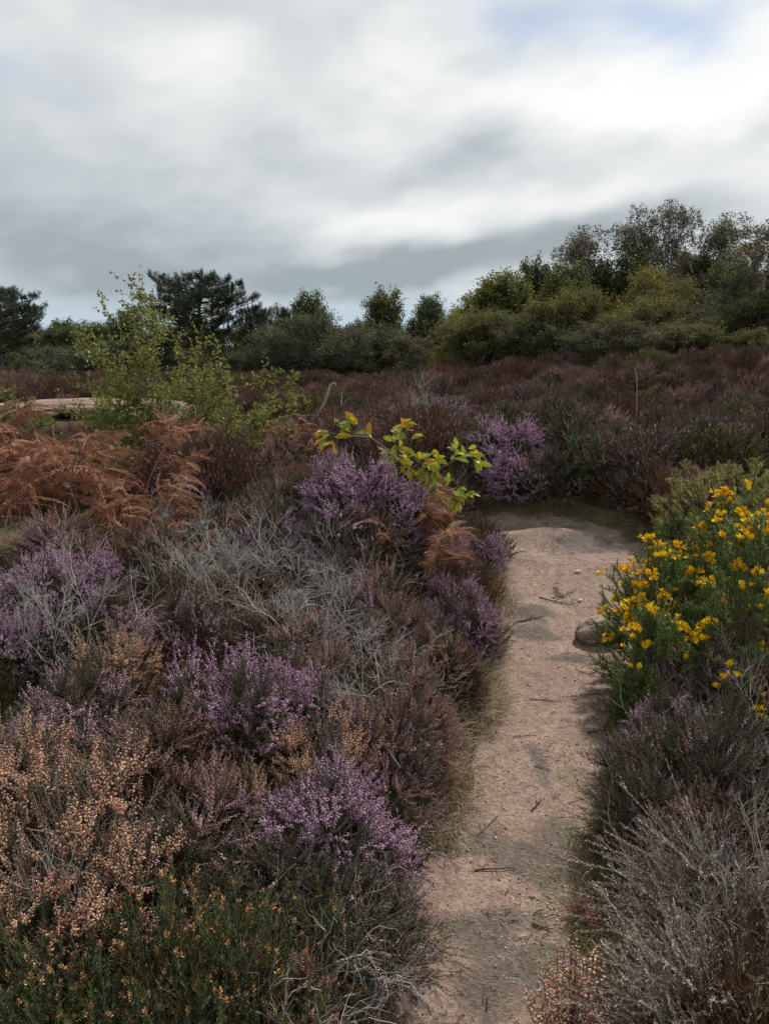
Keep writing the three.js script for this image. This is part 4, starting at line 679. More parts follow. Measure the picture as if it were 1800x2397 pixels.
const flowerMats = [[0.92, 0.60, 0.008], [0.95, 0.68, 0.02], [0.88, 0.52, 0.008]].map((c) => leafMat(0.25, { color: new THREE.Color().setRGB(...c), roughness: 0.6 }));
const GG = [[0.09, 0.14, 0.03], [0.12, 0.17, 0.04], [0.16, 0.19, 0.055], [0.07, 0.115, 0.035]];
const turnTo = (m, d, r) => { const q = new THREE.Quaternion().setFromUnitVectors(new THREE.Vector3(0, 1, 0), new THREE.Vector3(...d)); m.quaternion.copy(q.multiply(new THREE.Quaternion().setFromAxisAngle(new THREE.Vector3(0, 1, 0), r() * 6.283))); };
for (const [seed, x, d, R, H, n0, nf, label] of GORSE) {
  const n = Math.round(n0 * 2.6);
  const yellow = nf > 0, q = gorse(seed, { n, R, H, L: 0.095, lump: 0.32, kids: 3, dense: 1, cols: yellow ? GG : label.includes('yellowish') ? [[0.27, 0.25, 0.08], [0.2, 0.2, 0.065], [0.33, 0.29, 0.1]] : [[0.05, 0.085, 0.04], [0.04, 0.07, 0.03], [0.075, 0.09, 0.04]] });
  const g = new THREE.Group(); part('stems', q.S, M.wood, g, 'stuff'); part('spines', q.F, M.needle, g, 'stuff'); tag(g, yellow ? 'flowering_gorse' : 'gorse', label, 'gorse', yellow ? 'flowering gorse bushes' : 'gorse bushes without flowers'); g.position.set(x, groundY(x, -d) - 0.02, -d);
  if (!yellow) continue;
  const r = q.r, cand = q.tips.filter((t) => t[1] > 0.1 + 0.35 * r()); let k = 0;
  while (k < nf) {
    const [P] = pick(cand, r), many = 2 + Math.floor(r() * 5); if (r() > 0.3 + 0.7 * ss(0.32, 0.55, fbm(P[3][0] * 5 + seed, P[3][1] * 5, P[3][2] * 5, 2))) continue;
    for (let m = 0; m < many && k < nf; m++, k++) { const t = 0.2 + 0.85 * r(), a = P[2], b = P[3], ax = norm(add(b, a, -1)), fd = norm(add(off(ax, r() * 6.283, 0.5 + 0.5 * r()), [0, 0.2, 0])), f = part('flower', gorseFlower, pick(flowerMats, r), g); const pos = add([lerp(a[0], b[0], t), lerp(a[1], b[1], t), lerp(a[2], b[2], t)], fd, 0.02); f.position.set(...pos); turnTo(f, fd, r); f.scale.setScalar(1.15 + 0.4 * r()); }
  }
}
// ---------------------------------------------------------------- bracken, dead and brown
const BR = [[0.25, 0.11, 0.068], [0.31, 0.155, 0.098], [0.19, 0.08, 0.05], [0.36, 0.205, 0.13]];
const pinnae = [1, 2, 3, 4, 5, 6].map((s) => { // one pinna of unit length along +x, drooping, with curled pinnules either side
  const r = rng(s * 97), mb = new MB(2048), n = 26, at = (t) => [t * (1 - 0.12 * t), -(0.04 + 0.07 * s) * t * t + 0.05 * Math.sin(t * 3), 0.1 * Math.sin(t * 3.5 + s * 2)], col = BR[s % 4];
  mb.chain([0, 0.25, 0.5, 0.75, 1].map(at), 0.012, 0.003, vary(BR[3], r, 0.15), 3);
  for (let i = 0; i < n; i++) { const t = 0.05 + 0.94 * i / n, p = at(t), L = 0.2 * Math.pow(1 - t, 0.7) * (0.75 + 0.5 * r()) + 0.02; for (const q of [-1, 1]) { if (r() < 0.06) continue; const curl = -0.35 - 0.5 * r(), d = norm([0.35 + 0.2 * r(), curl * 0.5, q]), c = vary(col, r, 0.3), nn = norm(cross(d, [1, 0.1, 0])).map((v) => v * (q > 0 ? 1 : -1)); mb.blade(p, d, nn, L * 0.6, 0.03, c, 0.4); mb.blade(add(p, d, L * 0.45), norm([0.5 * r(), curl, q * 0.6]), nn, L * 0.55, 0.025, c, 0.4); } }
  return mb.geo();
});
const brackenMat = leafMat(0.22, { roughness: 0.95, specularIntensity: 0.2 });
function bracken(seed, x, d, H, lean, label) {
  const r = rng(seed), g = new THREE.Group(); tag(g, 'bracken_plant', label, 'bracken', 'dead bracken plants'); g.position.set(x, groundY(x, -d) - 0.01, -d);
  const w = lean ?? r() * 6.283, dir = [Math.cos(w), 0, Math.sin(w)], side = [-dir[2], 0, dir[0]], sl = new MB(64), reach = H * (0.2 + 0.45 * r());
  const spine = (t) => { const a = Math.pow(t, 1.6); return [dir[0] * reach * a, H * (1.25 * t - 0.55 * t * t * t) * 1.1 - (t > 0.8 ? (t - 0.8) * 0.25 * H : 0), dir[2] * reach * a]; };
  sl.chain([0, 0.15, 0.3, 0.45, 0.6, 0.75, 0.9, 1].map(spine), 0.0042, 0.0012, vary([0.42, 0.26, 0.15], r, 0.15), 5); part('stalk', sl, M.wood, g);
  const n = 9; for (let i = 0; i < n; i++) { const t = 0.4 + 0.58 * i / n, p = spine(t), L = H * 0.4 * Math.pow(1 - (t - 0.4) / 0.62, 0.85) * (0.75 + 0.4 * r()) + 0.03; for (const q of [-1, 1]) { if (r() < 0.08) continue; const m = part('pinna', pick(pinnae, r), brackenMat, g), dd = norm(add(add([side[0] * q, 0.15 + 0.4 * (r() - 0.5), side[2] * q], dir, 0.35 + 0.3 * r()), rnd3(r), 0.55)); m.position.set(...p); m.quaternion.setFromUnitVectors(new THREE.Vector3(1, 0, 0), new THREE.Vector3(...dd)); m.rotateX((r() - 0.5) * 2.6); m.scale.set(L, L * (0.7 + 0.9 * r()), L * (q > 0 ? 1 : -1)); } }
}
const ORD = ['first', 'second', 'third', 'fourth', 'fifth', 'sixth', 'seventh', 'eighth', 'ninth', 'tenth', 'eleventh', 'twelfth'];
let bs = 500; for (const [x, d, sx, sd, n, H, label] of BRACKEN) { const r = rng(bs); const at = []; for (let i = 0; i < n; i++) at.push([x + (r() - 0.5) * 2 * sx, d + (r() - 0.5) * 2 * sd, H * (0.75 + 0.5 * r())]); at.sort((a, b) => a[0] / a[1] - b[0] / b[1]); at.forEach(([px, pd, h], i) => bracken(bs++, px, pd, h, null, n === 1 ? label : ORD[i] + ' from the left of the ' + label)); }

// ---------------------------------------------------------------- leaves
function flatLeaf(outline, fold, bend, c) { // outline: [along, half width] pairs; a midrib row and two margins
  const mb = new MB(64); mb.room(outline.length * 3, outline.length * 12); const rows = outline.map(([t, w]) => { const y = -bend * t * t; return [mb.vert(-w, y + fold * w, t, 0.25, 1, bend, c), mb.vert(0, y, t, 0, 1, bend, c), mb.vert(w, y + fold * w, t, -0.25, 1, bend, c)]; });
  for (let i = 0; i + 1 < rows.length; i++) for (let k = 0; k < 2; k++) { const a = rows[i], b = rows[i + 1]; mb.tri(a[k], b[k], a[k + 1]); mb.tri(a[k + 1], b[k], b[k + 1]); }
  return mb.geo();
}
const oakShape = (s) => { const r = rng(s), o = [[0, 0.02], [0.08, 0.03]]; for (let i = 0; i < 4; i++) { const t = 0.2 + i * 0.2, w = [0.15, 0.22, 0.27, 0.2][i] * (0.85 + 0.3 * r()); o.push([t - 0.04, w * 0.92], [t + 0.03, w], [t + 0.1, w * 0.52]); } o.push([0.97, 0.08], [1, 0.01]); return o; };
const oakLeaves = [1, 2, 3, 4].map((s) => flatLeaf(oakShape(s * 13), 0.25 + 0.1 * s, 0.05 + 0.1 * s, [1, 1, 1])), birchLeaves = [0, 1, 2].map((s) => flatLeaf([[0, 0.01], [0.12, 0.2], [0.28, 0.34], [0.45, 0.3], [0.7, 0.15], [1, 0.01]], 0.2 + 0.15 * s, 0.1 + 0.12 * s, [1, 1, 1]));
const tinted = (cols, t, o = {}) => cols.map((c) => leafMat(t, { color: new THREE.Color().setRGB(...c), roughness: 0.7, ...o }));
const oakTints = tinted([[0.36, 0.42, 0.05], [0.5, 0.52, 0.05], [0.27, 0.35, 0.09], [0.68, 0.52, 0.03], [0.42, 0.48, 0.14], [0.44, 0.47, 0.05], [0.55, 0.3, 0.06]], 0.45), birchTints = tinted([[0.2, 0.215, 0.06], [0.25, 0.255, 0.075], [0.15, 0.17, 0.05], [0.36, 0.32, 0.07]], 0.38);
function hangLeaf(g, geo, m, p, d, size, r) { const l = part('leaf', geo, m, g); l.position.set(...p); l.quaternion.setFromUnitVectors(new THREE.Vector3(0, 0, 1), new THREE.Vector3(...d)); l.rotateZ((r() - 0.5) * 2.4); l.scale.setScalar(size); return l; }
{ // the oak shoot whose leaves are turning, leaning out over the path
  const g = new THREE.Group(), r = rng(61), mb = new MB(256), o = OAK.root; tag(g, 'oak_sapling', 'leaning oak sapling with bright yellow and green lobed leaves beside vivid purple heather', 'oak'); g.position.set(o[0], o[1], o[2]);
  const loc = (p) => [p[0] - o[0], p[1] - o[1], p[2] - o[2]];
  const leafAt = (p, d, k) => { for (let i = 0; i < k; i++) hangLeaf(g, pick(oakLeaves, r), pick(oakTints, r), add(p, rnd3(r), 0.012), norm(add(add(d, rnd3(r), 0.85), [0, -0.12, 0.25])), 0.055 + 0.04 * r(), r); };
  for (const line of OAK.twigs) {
    const P = line.pts.map(loc); mb.chain(P, line.r * 1.3, 0.002, vary([0.16, 0.125, 0.1], r, 0.15), 5);
    for (let i = line.bare ?? 1; i < P.length; i++) { const a = P[i - 1], b = P[i], d = norm(add(b, a, -1)); for (let k = 0; k < (line.per ?? 2); k++) { const t = r(), p = [lerp(a[0], b[0], t), lerp(a[1], b[1], t), lerp(a[2], b[2], t)], sd = norm(add(off(d, r() * 6.28, 0.9), [0, 0.2, 0])), e = add(p, sd, 0.03 + 0.05 * r()); mb.chain([p, e], 0.0016, 0.001, [0.12, 0.1, 0.06], 3); leafAt(e, sd, 3 + Math.floor(r() * 2)); } }
    leafAt(P.at(-1), norm(add(P.at(-1), P.at(-2), -1)), line.end ?? 4);
  }
  part('stem', mb, M.wood, g);
}
// young birches: wands with small pointed leaves
function sapling(seed, x, d, o, label) {
  const g = new THREE.Group(), r = rng(seed), W = new MB(2048), L = new MB(1 << 13), spots = []; tag(g, 'birch_sapling', label, 'birch'); g.position.set(x, groundY(x, -d), -d);
  const wand = (p, dir, len, rad0, lv) => { const n = 6, P = [p]; let q = p, dd = dir; for (let i = 0; i < n; i++) { dd = norm(add(add(dd, rnd3(r), 0.16), [0, lv ? 0.06 : 0.1, 0])); q = add(q, dd, len / n); P.push(q); } W.chain(P, rad0, rad0 * 0.35, vary([0.11, 0.075, 0.06], r, 0.2), 4); for (let i = lv ? 1 : 2; i <= n; i++) { if (lv < 2) for (let k = 0; k < (lv ? 2 : o.kids); k++) if (r() < 0.8) wand(P[i], off(dd, r() * 6.28, 0.6 + 0.4 * r()), len * (lv ? 0.35 : 0.42) * (0.6 + 0.7 * r()), rad0 * 0.45, lv + 1); const cnt = lv ? (r() < 0.6 ? 2 : 1) : 1; for (let k = 0; k < cnt; k++) spots.push([add(P[i], rnd3(r), 0.025), norm(add(add(dd, rnd3(r), 1.2), [0, -0.35, 0]))]); } };
  for (const [az, el, len] of o.wands) wand([(r() - 0.5) * 0.1, 0, (r() - 0.5) * 0.1], norm([Math.cos(az) * Math.cos(el), Math.sin(el), Math.sin(az) * Math.cos(el)]), len, 0.009, 0);
  spots.sort((a, b) => b[0][2] - a[0][2]);
  spots.forEach(([p, dd], i) => { if (i < (o.single ?? 300)) hangLeaf(g, pick(birchLeaves, r), pick(birchTints, r), p, dd, 0.03 + 0.022 * r(), r); else { const c = vary(pick([[0.2, 0.215, 0.06], [0.25, 0.255, 0.075], [0.15, 0.17, 0.05]], r), r, 0.2); L.blade(p, dd, norm(add(cross(dd, rnd3(r)), [0, 0.3, 0])), 0.032 + 0.022 * r(), 0.03, c, 0.35); } });
  part('stem', W, M.wood, g); if (L.k) part('foliage', L, M.thin, g, 'stuff');
}
for (const s of SAPLINGS) sapling(...s);
{ // bleached leaning branch with a bent tip, and a lone grass stalk on the slope
  const g = new THREE.Group(), mb = new MB(128), tw = new MB(64); tag(g, 'dead_branch', 'bleached bare branch leaning up out of the heather with a hooked tip', 'branch'); g.position.set(-1.12, groundY(-1.12, -11.5), -11.5);
  mb.chain([[0, 0, 0], [0.09, 0.24, 0], [0.2, 0.44, 0], [0.26, 0.58, 0.02], [0.3, 0.72, 0], [0.36, 0.745, 0], [0.385, 0.70, 0]], 0.026, 0.015, [0.36, 0.29, 0.25], 6); part('limb', mb, M.wood, g);
  tw.chain([[0.1, 0.18, 0.05], [0.35, 0.34, 0.05], [0.62, 0.53, 0]], 0.012, 0.005, [0.2, 0.16, 0.14], 5); tw.chain([[0.46, 0.4, 0], [0.47, 0.6, 0]], 0.008, 0.006, [0.5, 0.42, 0.34], 5); part('side_twig', tw, M.wood, g);
  const st = new MB(64), gs = new THREE.Group(); tag(gs, 'grass_stalk', 'single tall straw coloured grass stalk standing above the heather slope', 'grass'); gs.position.set(3.35, groundY(3.35, -10), -10); st.chain([[0, 0, 0], [0.01, 0.4, 0], [-0.01, 0.8, 0], [-0.05, 1.0, 0]], 0.005, 0.003, [0.5, 0.36, 0.2], 4); part('stalk', st, M.wood, gs);
}
// ---------------------------------------------------------------- grass along the margins: uncountable
{
  const tuft = (seed, n, L, cols, wide, flop) => { const r = rng(seed), mb = new MB(2048); for (let i = 0; i < n; i++) { const w = r() * 6.283, l = L * (0.5 + 0.8 * r()), f = flop * (0.5 + r()), b = [(r() - 0.5) * wide, 0, (r() - 0.5) * wide], c = vary(pick(cols, r), r, 0.25), d = [Math.cos(w), 0, Math.sin(w)], q = (t) => [b[0] + d[0] * l * f * t * t, l * (t - 0.5 * f * t * t), b[2] + d[2] * l * f * t * t]; mb.chain([0, 0.35, 0.7, 1].map(q), 0.0011, 0.0003, c, 3); } return mb.geo(); };
  const lay = (name, geo, spots, label) => { const r = rng(name.length * 7), im = new THREE.InstancedMesh(geo, mat({ roughness: 0.9 }), spots.length), m = new THREE.Matrix4(), q = new THREE.Quaternion(), c = new THREE.Color(); spots.forEach(([x, d, s], i) => { q.setFromAxisAngle(new THREE.Vector3(0, 1, 0), r() * 6.283); m.compose(new THREE.Vector3(x, Math.max(groundY(x, -d), pathY(x, d)) - 0.008, -d), q, new THREE.Vector3(s, s * (0.7 + 0.6 * r()), s)); im.setMatrixAt(i, m); const k = 0.75 + 0.5 * r(); im.setColorAt(i, c.setRGB(k, k, k)); }); im.castShadow = im.receiveShadow = true; tag(im, name, label, 'grass', null, 'stuff'); };
  const r = rng(808), dry = [], green = [];
  for (let i = 0; i < 900; i++) { const d = 1.2 + r() * 4.2, l = edgeAt(d)[0], x = l - 0.2 * Math.pow(r(), 1.2) + 0.05; if (r() < 0.1 + 0.9 * Math.max(ss(2.85, 3.0, d) * (1 - ss(3.4, 3.6, d)), ss(2.15, 2.25, d) * (1 - ss(2.45, 2.6, d))) * ss(0.3, 0.5, noise(x * 6, d * 6, 15.5))) dry.push([x, d, 0.55 + 0.7 * r()]); }
  for (let i = 0; i < 330; i++) { const d = 1.1 + r() * 1.1, ri = edgeAt(d)[1], x = ri + 0.34 * Math.pow(r(), 1.1) - 0.08; if (noise(x * 4, d * 4, 25.5) > 0.42) green.push([x, d, 0.45 + 0.6 * r()]); }
  for (let i = 0; i < 420; i++) { const d = 5.2 + r() * 1.6, x = 0.3 + r() * 2.2; if (pathIn(x, d) < 0.1 && pathIn(x, d) > -0.35) green.push([x, d, 0.8 + 0.5 * r()]); }
  lay('dry_grass', tuft(1, 40, 0.125, [[0.46, 0.37, 0.26], [0.36, 0.28, 0.19], [0.54, 0.45, 0.33], [0.26, 0.21, 0.13]], 0.09, 0.85), dry, 'dry straw coloured grass along the left margin of the path');
  lay('green_grass', tuft(2, 40, 0.08, [[0.18, 0.175, 0.075], [0.25, 0.22, 0.11], [0.12, 0.12, 0.05], [0.36, 0.3, 0.19]], 0.08, 0.8), green, 'fine green and straw grass along the right margin of the path');
}
// ---------------------------------------------------------------- the mass of heather: a low understorey near, and the far slopes
{
  const clump = (seed, n, L, Wd, R, H, wood, tips) => {
    const r = rng(seed), mb = new MB(1 << 14);
    for (let i = 0; i < n; i++) { const ct = Math.pow(r(), 0.7), st = Math.sqrt(1 - ct * ct), w = r() * 6.283, k = (0.72 + 0.34 * r()) * (0.8 + 0.45 * noise(st * Math.cos(w) * 2 + seed, st * Math.sin(w) * 2, ct * 2)), p = [st * Math.cos(w) * R * k, ct * H * k, st * Math.sin(w) * R * k], d = norm(add([p[0] / R * 0.7, 0.75, p[2] / R * 0.7], rnd3(r), 0.3)), c = vary(pick(wood, r), r, 0.3), l = L * (0.6 + 0.8 * r());
      mb.chain([add(p, d, -l * 1.2), p, add(p, d, l)], Wd * 0.3, Wd * 0.12, c, 3); const tc = pick(tips, r), m = 5; for (let q = 0; q < m; q++) { const ld = off(d, q * 2.4 + w, 0.5); mb.blade(add(p, d, l * (q / m - 0.3)), ld, norm(add(cross(ld, rnd3(r)), [0, 0.3, 0])), l * 0.42, Wd, vary(tc, r, 0.3)); } }
    return mb.geo();
  };
  const BW = [[0.9, 0.78, 0.7], [0.6, 0.52, 0.48]], near = clump(7, 900, 0.05, 0.0035, 0.24, 0.2, BW, [[0.75, 0.78, 0.5], [1, 0.8, 0.6], [0.6, 0.55, 0.4]]), far = [clump(8, 700, 0.075, 0.009, 0.42, 0.36, BW, [[1, 0.86, 0.8], [0.75, 0.66, 0.58], [1.25, 1.0, 1.0]]), clump(9, 700, 0.075, 0.009, 0.42, 0.4, BW, [[1, 0.88, 0.72], [0.85, 0.85, 0.6], [0.7, 0.65, 0.5], [1.7, 1.25, 1.5]])];
  const r = rng(99), lay = (name, geo, spots, label) => { const im = new THREE.InstancedMesh(geo, mat({ roughness: 0.9 }), spots.length), m = new THREE.Matrix4(), q = new THREE.Quaternion(), c = new THREE.Color(); spots.forEach(([x, d, s, col], i) => { q.setFromEuler(new THREE.Euler((r() - 0.5) * 0.25, r() * 6.283, (r() - 0.5) * 0.25)); m.compose(new THREE.Vector3(x, groundY(x, -d) - 0.02, -d), q, new THREE.Vector3(s, s * (0.75 + 0.5 * r()), s)); im.setMatrixAt(i, m); im.setColorAt(i, c.setRGB(...vary(col, r, 0.22))); }); im.castShadow = im.receiveShadow = true; tag(im, name, label, 'heather', null, 'stuff'); };
  const under = [], fa = [], fb = [];
  for (let i = 0; i < 620; i++) { const d = 0.5 + r() * 7.5, x = (r() - 0.5) * 2 * (0.9 + 0.68 * d); if (pathIn(x, d) > (d > 5 ? -0.08 : -0.2)) continue; const g = fbm(x * 1.1, d * 1.1, 5.5, 3); under.push([x, d, 0.55 + 0.6 * r(), g > 0.52 ? [0.1, 0.105, 0.05] : [0.13, 0.092, 0.068]]); }
  let t = 0; while (fa.length + fb.length < 3600 && t++ < 40000) {
    const d = 6.4 + 40 * Math.pow(r(), 1.25), x = (r() - 0.5) * 2 * (1.5 + 0.62 * d); if (pathIn(x, d) > -0.28 || r() < 0.8 * (1 - ss(11, 16, d))) continue; if (Math.hypot((x + 5.3) / 3, (d - 12.9) / 1.5) < 1) continue; if (Math.hypot((x + 3.6) / 0.9, (d - 12.2) / 0.55) < 1) continue;
    const g = fbm(x * 0.5 + 2, d * 0.35, 6.5, 4), g2 = fbm(x * 0.9, d * 0.7 + 5, 16.5, 3), col = g2 > 0.58 ? [0.12, 0.115, 0.06] : g > 0.58 ? [0.21, 0.155, 0.15] : g > 0.46 ? [0.155, 0.102, 0.085] : [0.115, 0.082, 0.065];
    const clear = x < -0.6 && d > 7 && d < 12 ? 0.62 : 1; (g2 > 0.5 ? fb : fa).push([x, d, (0.6 + 0.75 * r() * r() + 0.3 * g) * clear, col]);
  }
  lay('heather_understorey', near, under, 'low tangle of heather under the bushes'); lay('heather_moor', far[0], fa, 'brown heather covering the far slopes'); lay('mixed_heather_moor', far[1], fb, 'brown, green and mauve heather covering the far slopes');
}
// ---------------------------------------------------------------- trees
// A tree is limbs that fork from its trunk (or stems) into lobes of crown, and twigs that carry leaves through each lobe.
function broadTree(seed, o) {
  const r = rng(seed), W = new MB(1 << 13), L = new MB(1 << 15), lobes = o.lobes, wc = () => vary(pick(o.bark, r), r, 0.2), nt = o.stems ?? 1, bases = [];
  for (let i = 0; i < nt; i++) { const w = i / nt * 6.283 + r(); bases.push([Math.cos(w) * 0.12 * (nt > 1 ? 1 : 0), 0, Math.sin(w) * 0.12 * (nt > 1 ? 1 : 0)]); }
  const forkY = o.fork ?? 0.8, forks = bases.map((b) => { const f = [b[0] * 2.2 + (r() - 0.5) * 0.15, forkY * (0.8 + 0.4 * r()), b[2] * 2.2 + (r() - 0.5) * 0.15]; W.chain([b, [lerp(b[0], f[0], 0.5) + (r() - 0.5) * 0.06, f[1] / 2, lerp(b[2], f[2], 0.5)], f], o.girth, o.girth * 0.7, wc(), 6); return f; });
  lobes.forEach(([x, y, z, a, b, c], li) => {
    const f = forks[li % nt], m = [lerp(f[0], x, 0.45) + (r() - 0.5) * 0.2, lerp(f[1], y, 0.6), lerp(f[2], z, 0.45) + (r() - 0.5) * 0.2]; W.chain([f, m, [x, y - b * 0.35, z], [x, y + b * 0.3, z]], o.girth * 0.6, 0.008, wc(), 5);
    const vol = a * b * c, n = Math.max(10, Math.round(o.twigs * Math.pow(vol, 0.67)));
    for (let i = 0; i < n; i++) {
      const u = rnd3(r), k = Math.pow(r(), 0.45) * (0.75 + 0.5 * noise(u[0] * 2.2 + seed, u[1] * 2.2, u[2] * 2.2 + li)), e = [x + u[0] * a * k, y + u[1] * b * k, z + u[2] * c * k]; if (e[1] < 0.15) e[1] = 0.15 + 0.1 * r();
      const s = [x + u[0] * a * k * 0.25, y - b * 0.25 + u[1] * b * k * 0.4, z + u[2] * c * k * 0.25]; const mid = add([lerp(s[0], e[0], 0.5), lerp(s[1], e[1], 0.55), lerp(s[2], e[2], 0.5)], rnd3(r), 0.08);
      W.chain([s, mid, e], o.twig ?? 0.009, 0.003, wc(), 3);
      const hang = o.hang ?? 0, col = pick(o.leafCols, r), tail = hang ? [e, add(e, [u[0] * 0.1, -hang * (0.4 + r()), u[2] * 0.1])] : [lerp3(s, e, 0.55), add(e, u, 0.08)]; if (hang) W.chain(tail, 0.004, 0.002, wc(), 3);
      if (r() < (o.bare ?? 0)) continue;
      for (let q = 0; q < o.per; q++) { const t = r(), p = add(lerp3(tail[0], tail[1], t), rnd3(r), o.fuzz * Math.sqrt(r())), d = norm(add(rnd3(r), [0, hang ? -0.7 : 0.1, 0])); L.blade(p, d, norm(add(cross(d, rnd3(r)), [0, 0.5, 0])), o.size * (0.7 + 0.6 * r()), o.size * o.aspect, vary(col, r, 0.28), 0.45); }
    }
  });
  return kind([['trunk', W, M.wood], ['crown', L, M.thin]]);
}
const lerp3 = (a, b, t) => [lerp(a[0], b[0], t), lerp(a[1], b[1], t), lerp(a[2], b[2], t)];
const lobesOf = (seed, n, R, y0, y1, size, round = 1) => { const r = rng(seed), o = []; for (let i = 0; i < n; i++) { const t = i / (n - 1 || 1), y = lerp(y0, y1, t) + (r() - 0.5) * 0.4, k = R * Math.sqrt(Math.max(0.05, 1 - Math.pow(t, 2.2) * round)) * (0.25 + 0.85 * r()), w = i * 2.4 + r(), s = size * (0.5 + 0.95 * r()); o.push([Math.cos(w) * k, y, Math.sin(w) * k, s, s * 0.85, s]); } return o; };
const GB = [[0.13, 0.12, 0.105], [0.2, 0.185, 0.165], [0.08, 0.07, 0.06]], WB = [[0.5, 0.48, 0.46], [0.4, 0.37, 0.36], [0.3, 0.27, 0.26]];
const TREE = {
  oak: [3, 4].map((s) => [broadTree(s * 11, { lobes: lobesOf(s, 13, 1.35, 0.7, 3.7, 0.72), girth: 0.1, twigs: 175, per: 18, fuzz: 0.17, size: 0.1, aspect: 0.62, bark: GB, leafCols: [[0.09, 0.11, 0.035], [0.12, 0.135, 0.04], [0.06, 0.078, 0.03]] }), 3.9, 1.6]),
  thorn: [5, 6].map((s) => [broadTree(s * 11, { lobes: lobesOf(s, 13, 1.5, 0.5, 3.1, 0.72, 0.7), stems: 6, fork: 0.5, girth: 0.045, twigs: 200, twig: 0.01, per: 13, bare: 0.22, fuzz: 0.16, size: 0.085, aspect: 0.6, bark: [[0.2, 0.19, 0.17], [0.27, 0.25, 0.23], [0.12, 0.11, 0.1]], leafCols: [[0.085, 0.1, 0.048], [0.1, 0.112, 0.048], [0.07, 0.075, 0.042]] }), 3.3, 1.75]),
  willow: [7, 8].map((s) => [broadTree(s * 11, { lobes: lobesOf(s, 12, 1.25, 0.6, 2.5, 0.66, 0.8), stems: 5, fork: 0.5, girth: 0.05, twigs: 240, per: 19, fuzz: 0.14, size: 0.075, aspect: 0.5, bark: [[0.2, 0.19, 0.17], [0.12, 0.11, 0.1]], leafCols: [[0.125, 0.13, 0.042], [0.1, 0.105, 0.04], [0.16, 0.15, 0.05], [0.085, 0.085, 0.04]] }), 2.75, 1.5]),
  birch: [9, 10, 12].map((s) => [broadTree(s * 11, { lobes: lobesOf(s, 15, 0.95, 1.6, 5.4, 0.55, 0.85), stems: s % 3 === 0 ? 2 : 1, fork: 2.0, girth: 0.06, twigs: 185, twig: 0.006, per: 17, hang: 0.3, fuzz: 0.12, size: 0.062, aspect: 0.75, bark: WB, leafCols: [[0.105, 0.095, 0.045], [0.095, 0.078, 0.045], [0.125, 0.115, 0.04], [0.075, 0.068, 0.038]] }), 5.6, 1.15]),
};
// Scots pine: tiers of limbs whose ends turn up, each carrying bottle-brush shoots
function pineTree(seed, o) {
  const r = rng(seed), W = new MB(1 << 12), N = new MB(1 << 15), bark = [[0.09, 0.07, 0.06], [0.13, 0.09, 0.07]];
  W.chain([[0, 0, 0], [0.06, o.H * 0.3, 0], [-0.03, o.H * 0.6, 0.04], [0.05, o.H * 0.93, 0]], 0.15, 0.03, bark[0], 7);
  const shootAt = (p, d) => { const L = 0.12 + 0.13 * r(), dd = norm(add(add(d, [0, 0.85, 0]), rnd3(r), 0.35)), c = pick([[0.035, 0.06, 0.032], [0.05, 0.075, 0.042], [0.062, 0.088, 0.055]], r); for (let k = 0; k < 15; k++) { const q = add(p, dd, L * k / 15), ld = off(dd, k * 2.4, 0.55 + 0.3 * r()); N.blade(q, ld, norm(cross(ld, rnd3(r))), 0.09 + 0.03 * r(), 0.018, vary(c, r, 0.25), 0.4); } };
  for (let i = 0; i < o.limbs; i++) {
    const u = (i + r()) / o.limbs, y = lerp(o.low, o.H * 0.96, Math.pow(u, 0.85)), len = o.wide * Math.pow(Math.sin(Math.PI * (0.3 + 0.7 * u) * 0.985), 0.75) * (u < 0.12 ? 0.7 : 1), w = i * 2.4 + r() * 0.8, l = len * (0.55 + 0.55 * r()) + 0.15, P = [], up = o.rise * (0.5 + 0.9 * r()), f = (t) => [Math.cos(w) * l * t, y + l * (0.1 * t + 0.22 * t * t) * up + 0.04 * Math.sin(t * 9 + i), Math.sin(w) * l * t]; for (let k = 0; k <= 5; k++) P.push(f(k / 5)); W.chain(P, 0.035, 0.008, vary(pick(bark, r), r, 0.2), 4);
    const m = Math.round(l * 23); for (let k = 0; k < m; k++) { const t = 0.28 + 0.72 * Math.pow(r(), 0.75), p = f(t), side = [-Math.sin(w), 0.15, Math.cos(w)], s = (r() - 0.5) * 2, e = add(add(p, side, s * l * 0.3 * (1.15 - t)), [0, 0.05 + 0.16 * r(), 0]); W.chain([p, lerp3(p, e, 0.6), e], 0.008, 0.004, bark[1], 3); shootAt(e, norm(add(e, p, -1))); shootAt(lerp3(p, e, 0.7), norm(add(side, [0, 0.4, 0], s))); }
  }
  return kind([['trunk', W, M.wood], ['crown', N, M.needle]]);
}
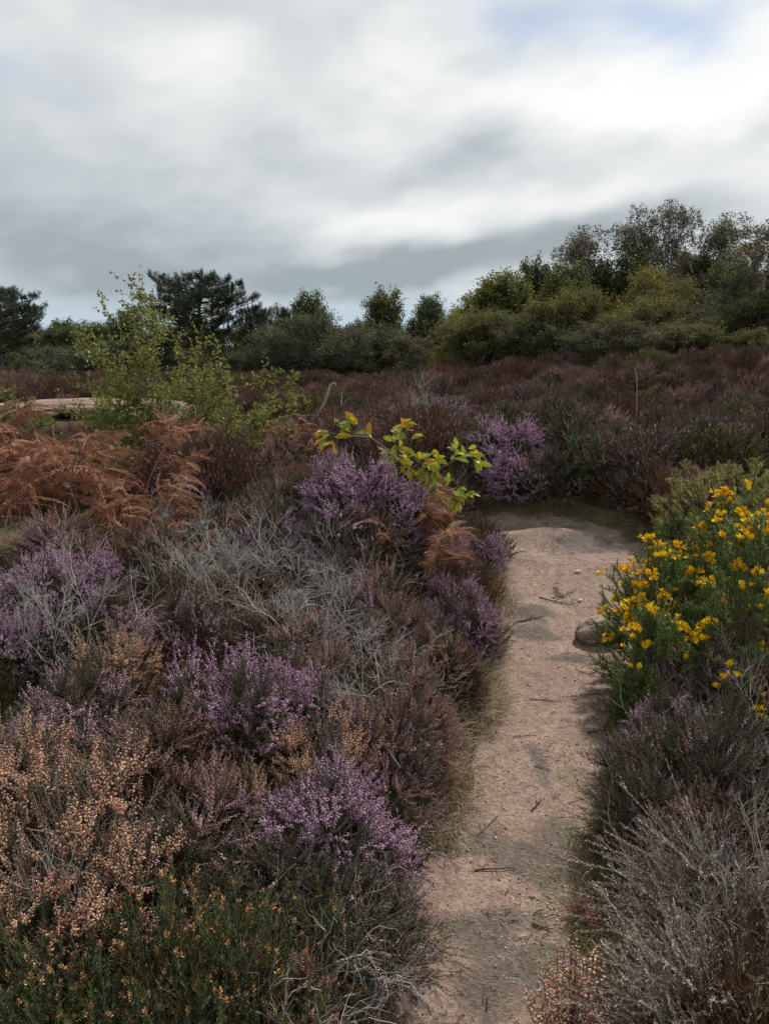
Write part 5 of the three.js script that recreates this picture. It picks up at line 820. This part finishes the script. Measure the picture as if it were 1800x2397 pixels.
TREE.pine = [[pineTree(71, { H: 4.4, low: 1.5, wide: 2.35, limbs: 52, rise: 0.9 }), 4.5, 2.2]];
const tintCache = new Map();
const tint = (m, t) => { const key = m.uuid + t.join(); if (!tintCache.has(key)) { const c = m.clone(); c.color.setRGB(...t); tintCache.set(key, c); } return tintCache.get(key); };
const TNAME = { oak: 'oak_tree', thorn: 'hawthorn_tree', willow: 'willow_tree', birch: 'birch_tree', pine: 'pine_tree' };
for (const [k, v, x, d, H, Rr, tn, label, lift] of TREES) {
  const [parts, h0, r0] = TREE[k][v], g = new THREE.Group(), r = rng(Math.round(x * 100 + d * 7));
  for (const [n, geo, m] of parts) part(n, geo, n === 'crown' ? tint(m, tn) : m, g, n === 'crown' ? 'stuff' : undefined);
  tag(g, TNAME[k], label, 'tree', 'trees beyond the heath'); g.position.set(x, groundY(x, -d) - 0.05 + (lift ?? 0), -d); g.scale.set(Rr / r0, H / h0, Rr / r0); g.rotation.y = r() * 6.283;
}
{ // the distant wood, seen as one mass through the gaps
  const r = rng(12), src = TREE.oak[0][0].map((p) => p[1]), geo = mergeGeometries(src), n = 70, im = new THREE.InstancedMesh(geo, M.leaf, n), m = new THREE.Matrix4(), c = new THREE.Color(); triangles += geo.index.count / 3;
  for (let i = 0; i < n; i++) { const d = 40 + 22 * r(), x = (i / (n - 1) - 0.5) * 1.5 * d + (r() - 0.5) * 2, s = 0.62 + 0.3 * r() + (x > 8 ? 0.35 : 0); m.compose(new THREE.Vector3(x, groundY(x, -d) - 0.5, -d), new THREE.Quaternion().setFromAxisAngle(new THREE.Vector3(0, 1, 0), r() * 6.28), new THREE.Vector3(s * 1.3, s, s * 1.3)); im.setMatrixAt(i, m); const q = 0.7 + 0.5 * r(); im.setColorAt(i, c.setRGB(q * (1 + 0.3 * r()), q, q)); }
  im.castShadow = im.receiveShadow = true; tag(im, 'woodland', 'distant wood closing the horizon behind the nearer trees', 'woodland', null, 'stuff');
}
console.log('triangles', Math.round(triangles), 'objects', scene.children.length);
renderer.render(scene, camera);
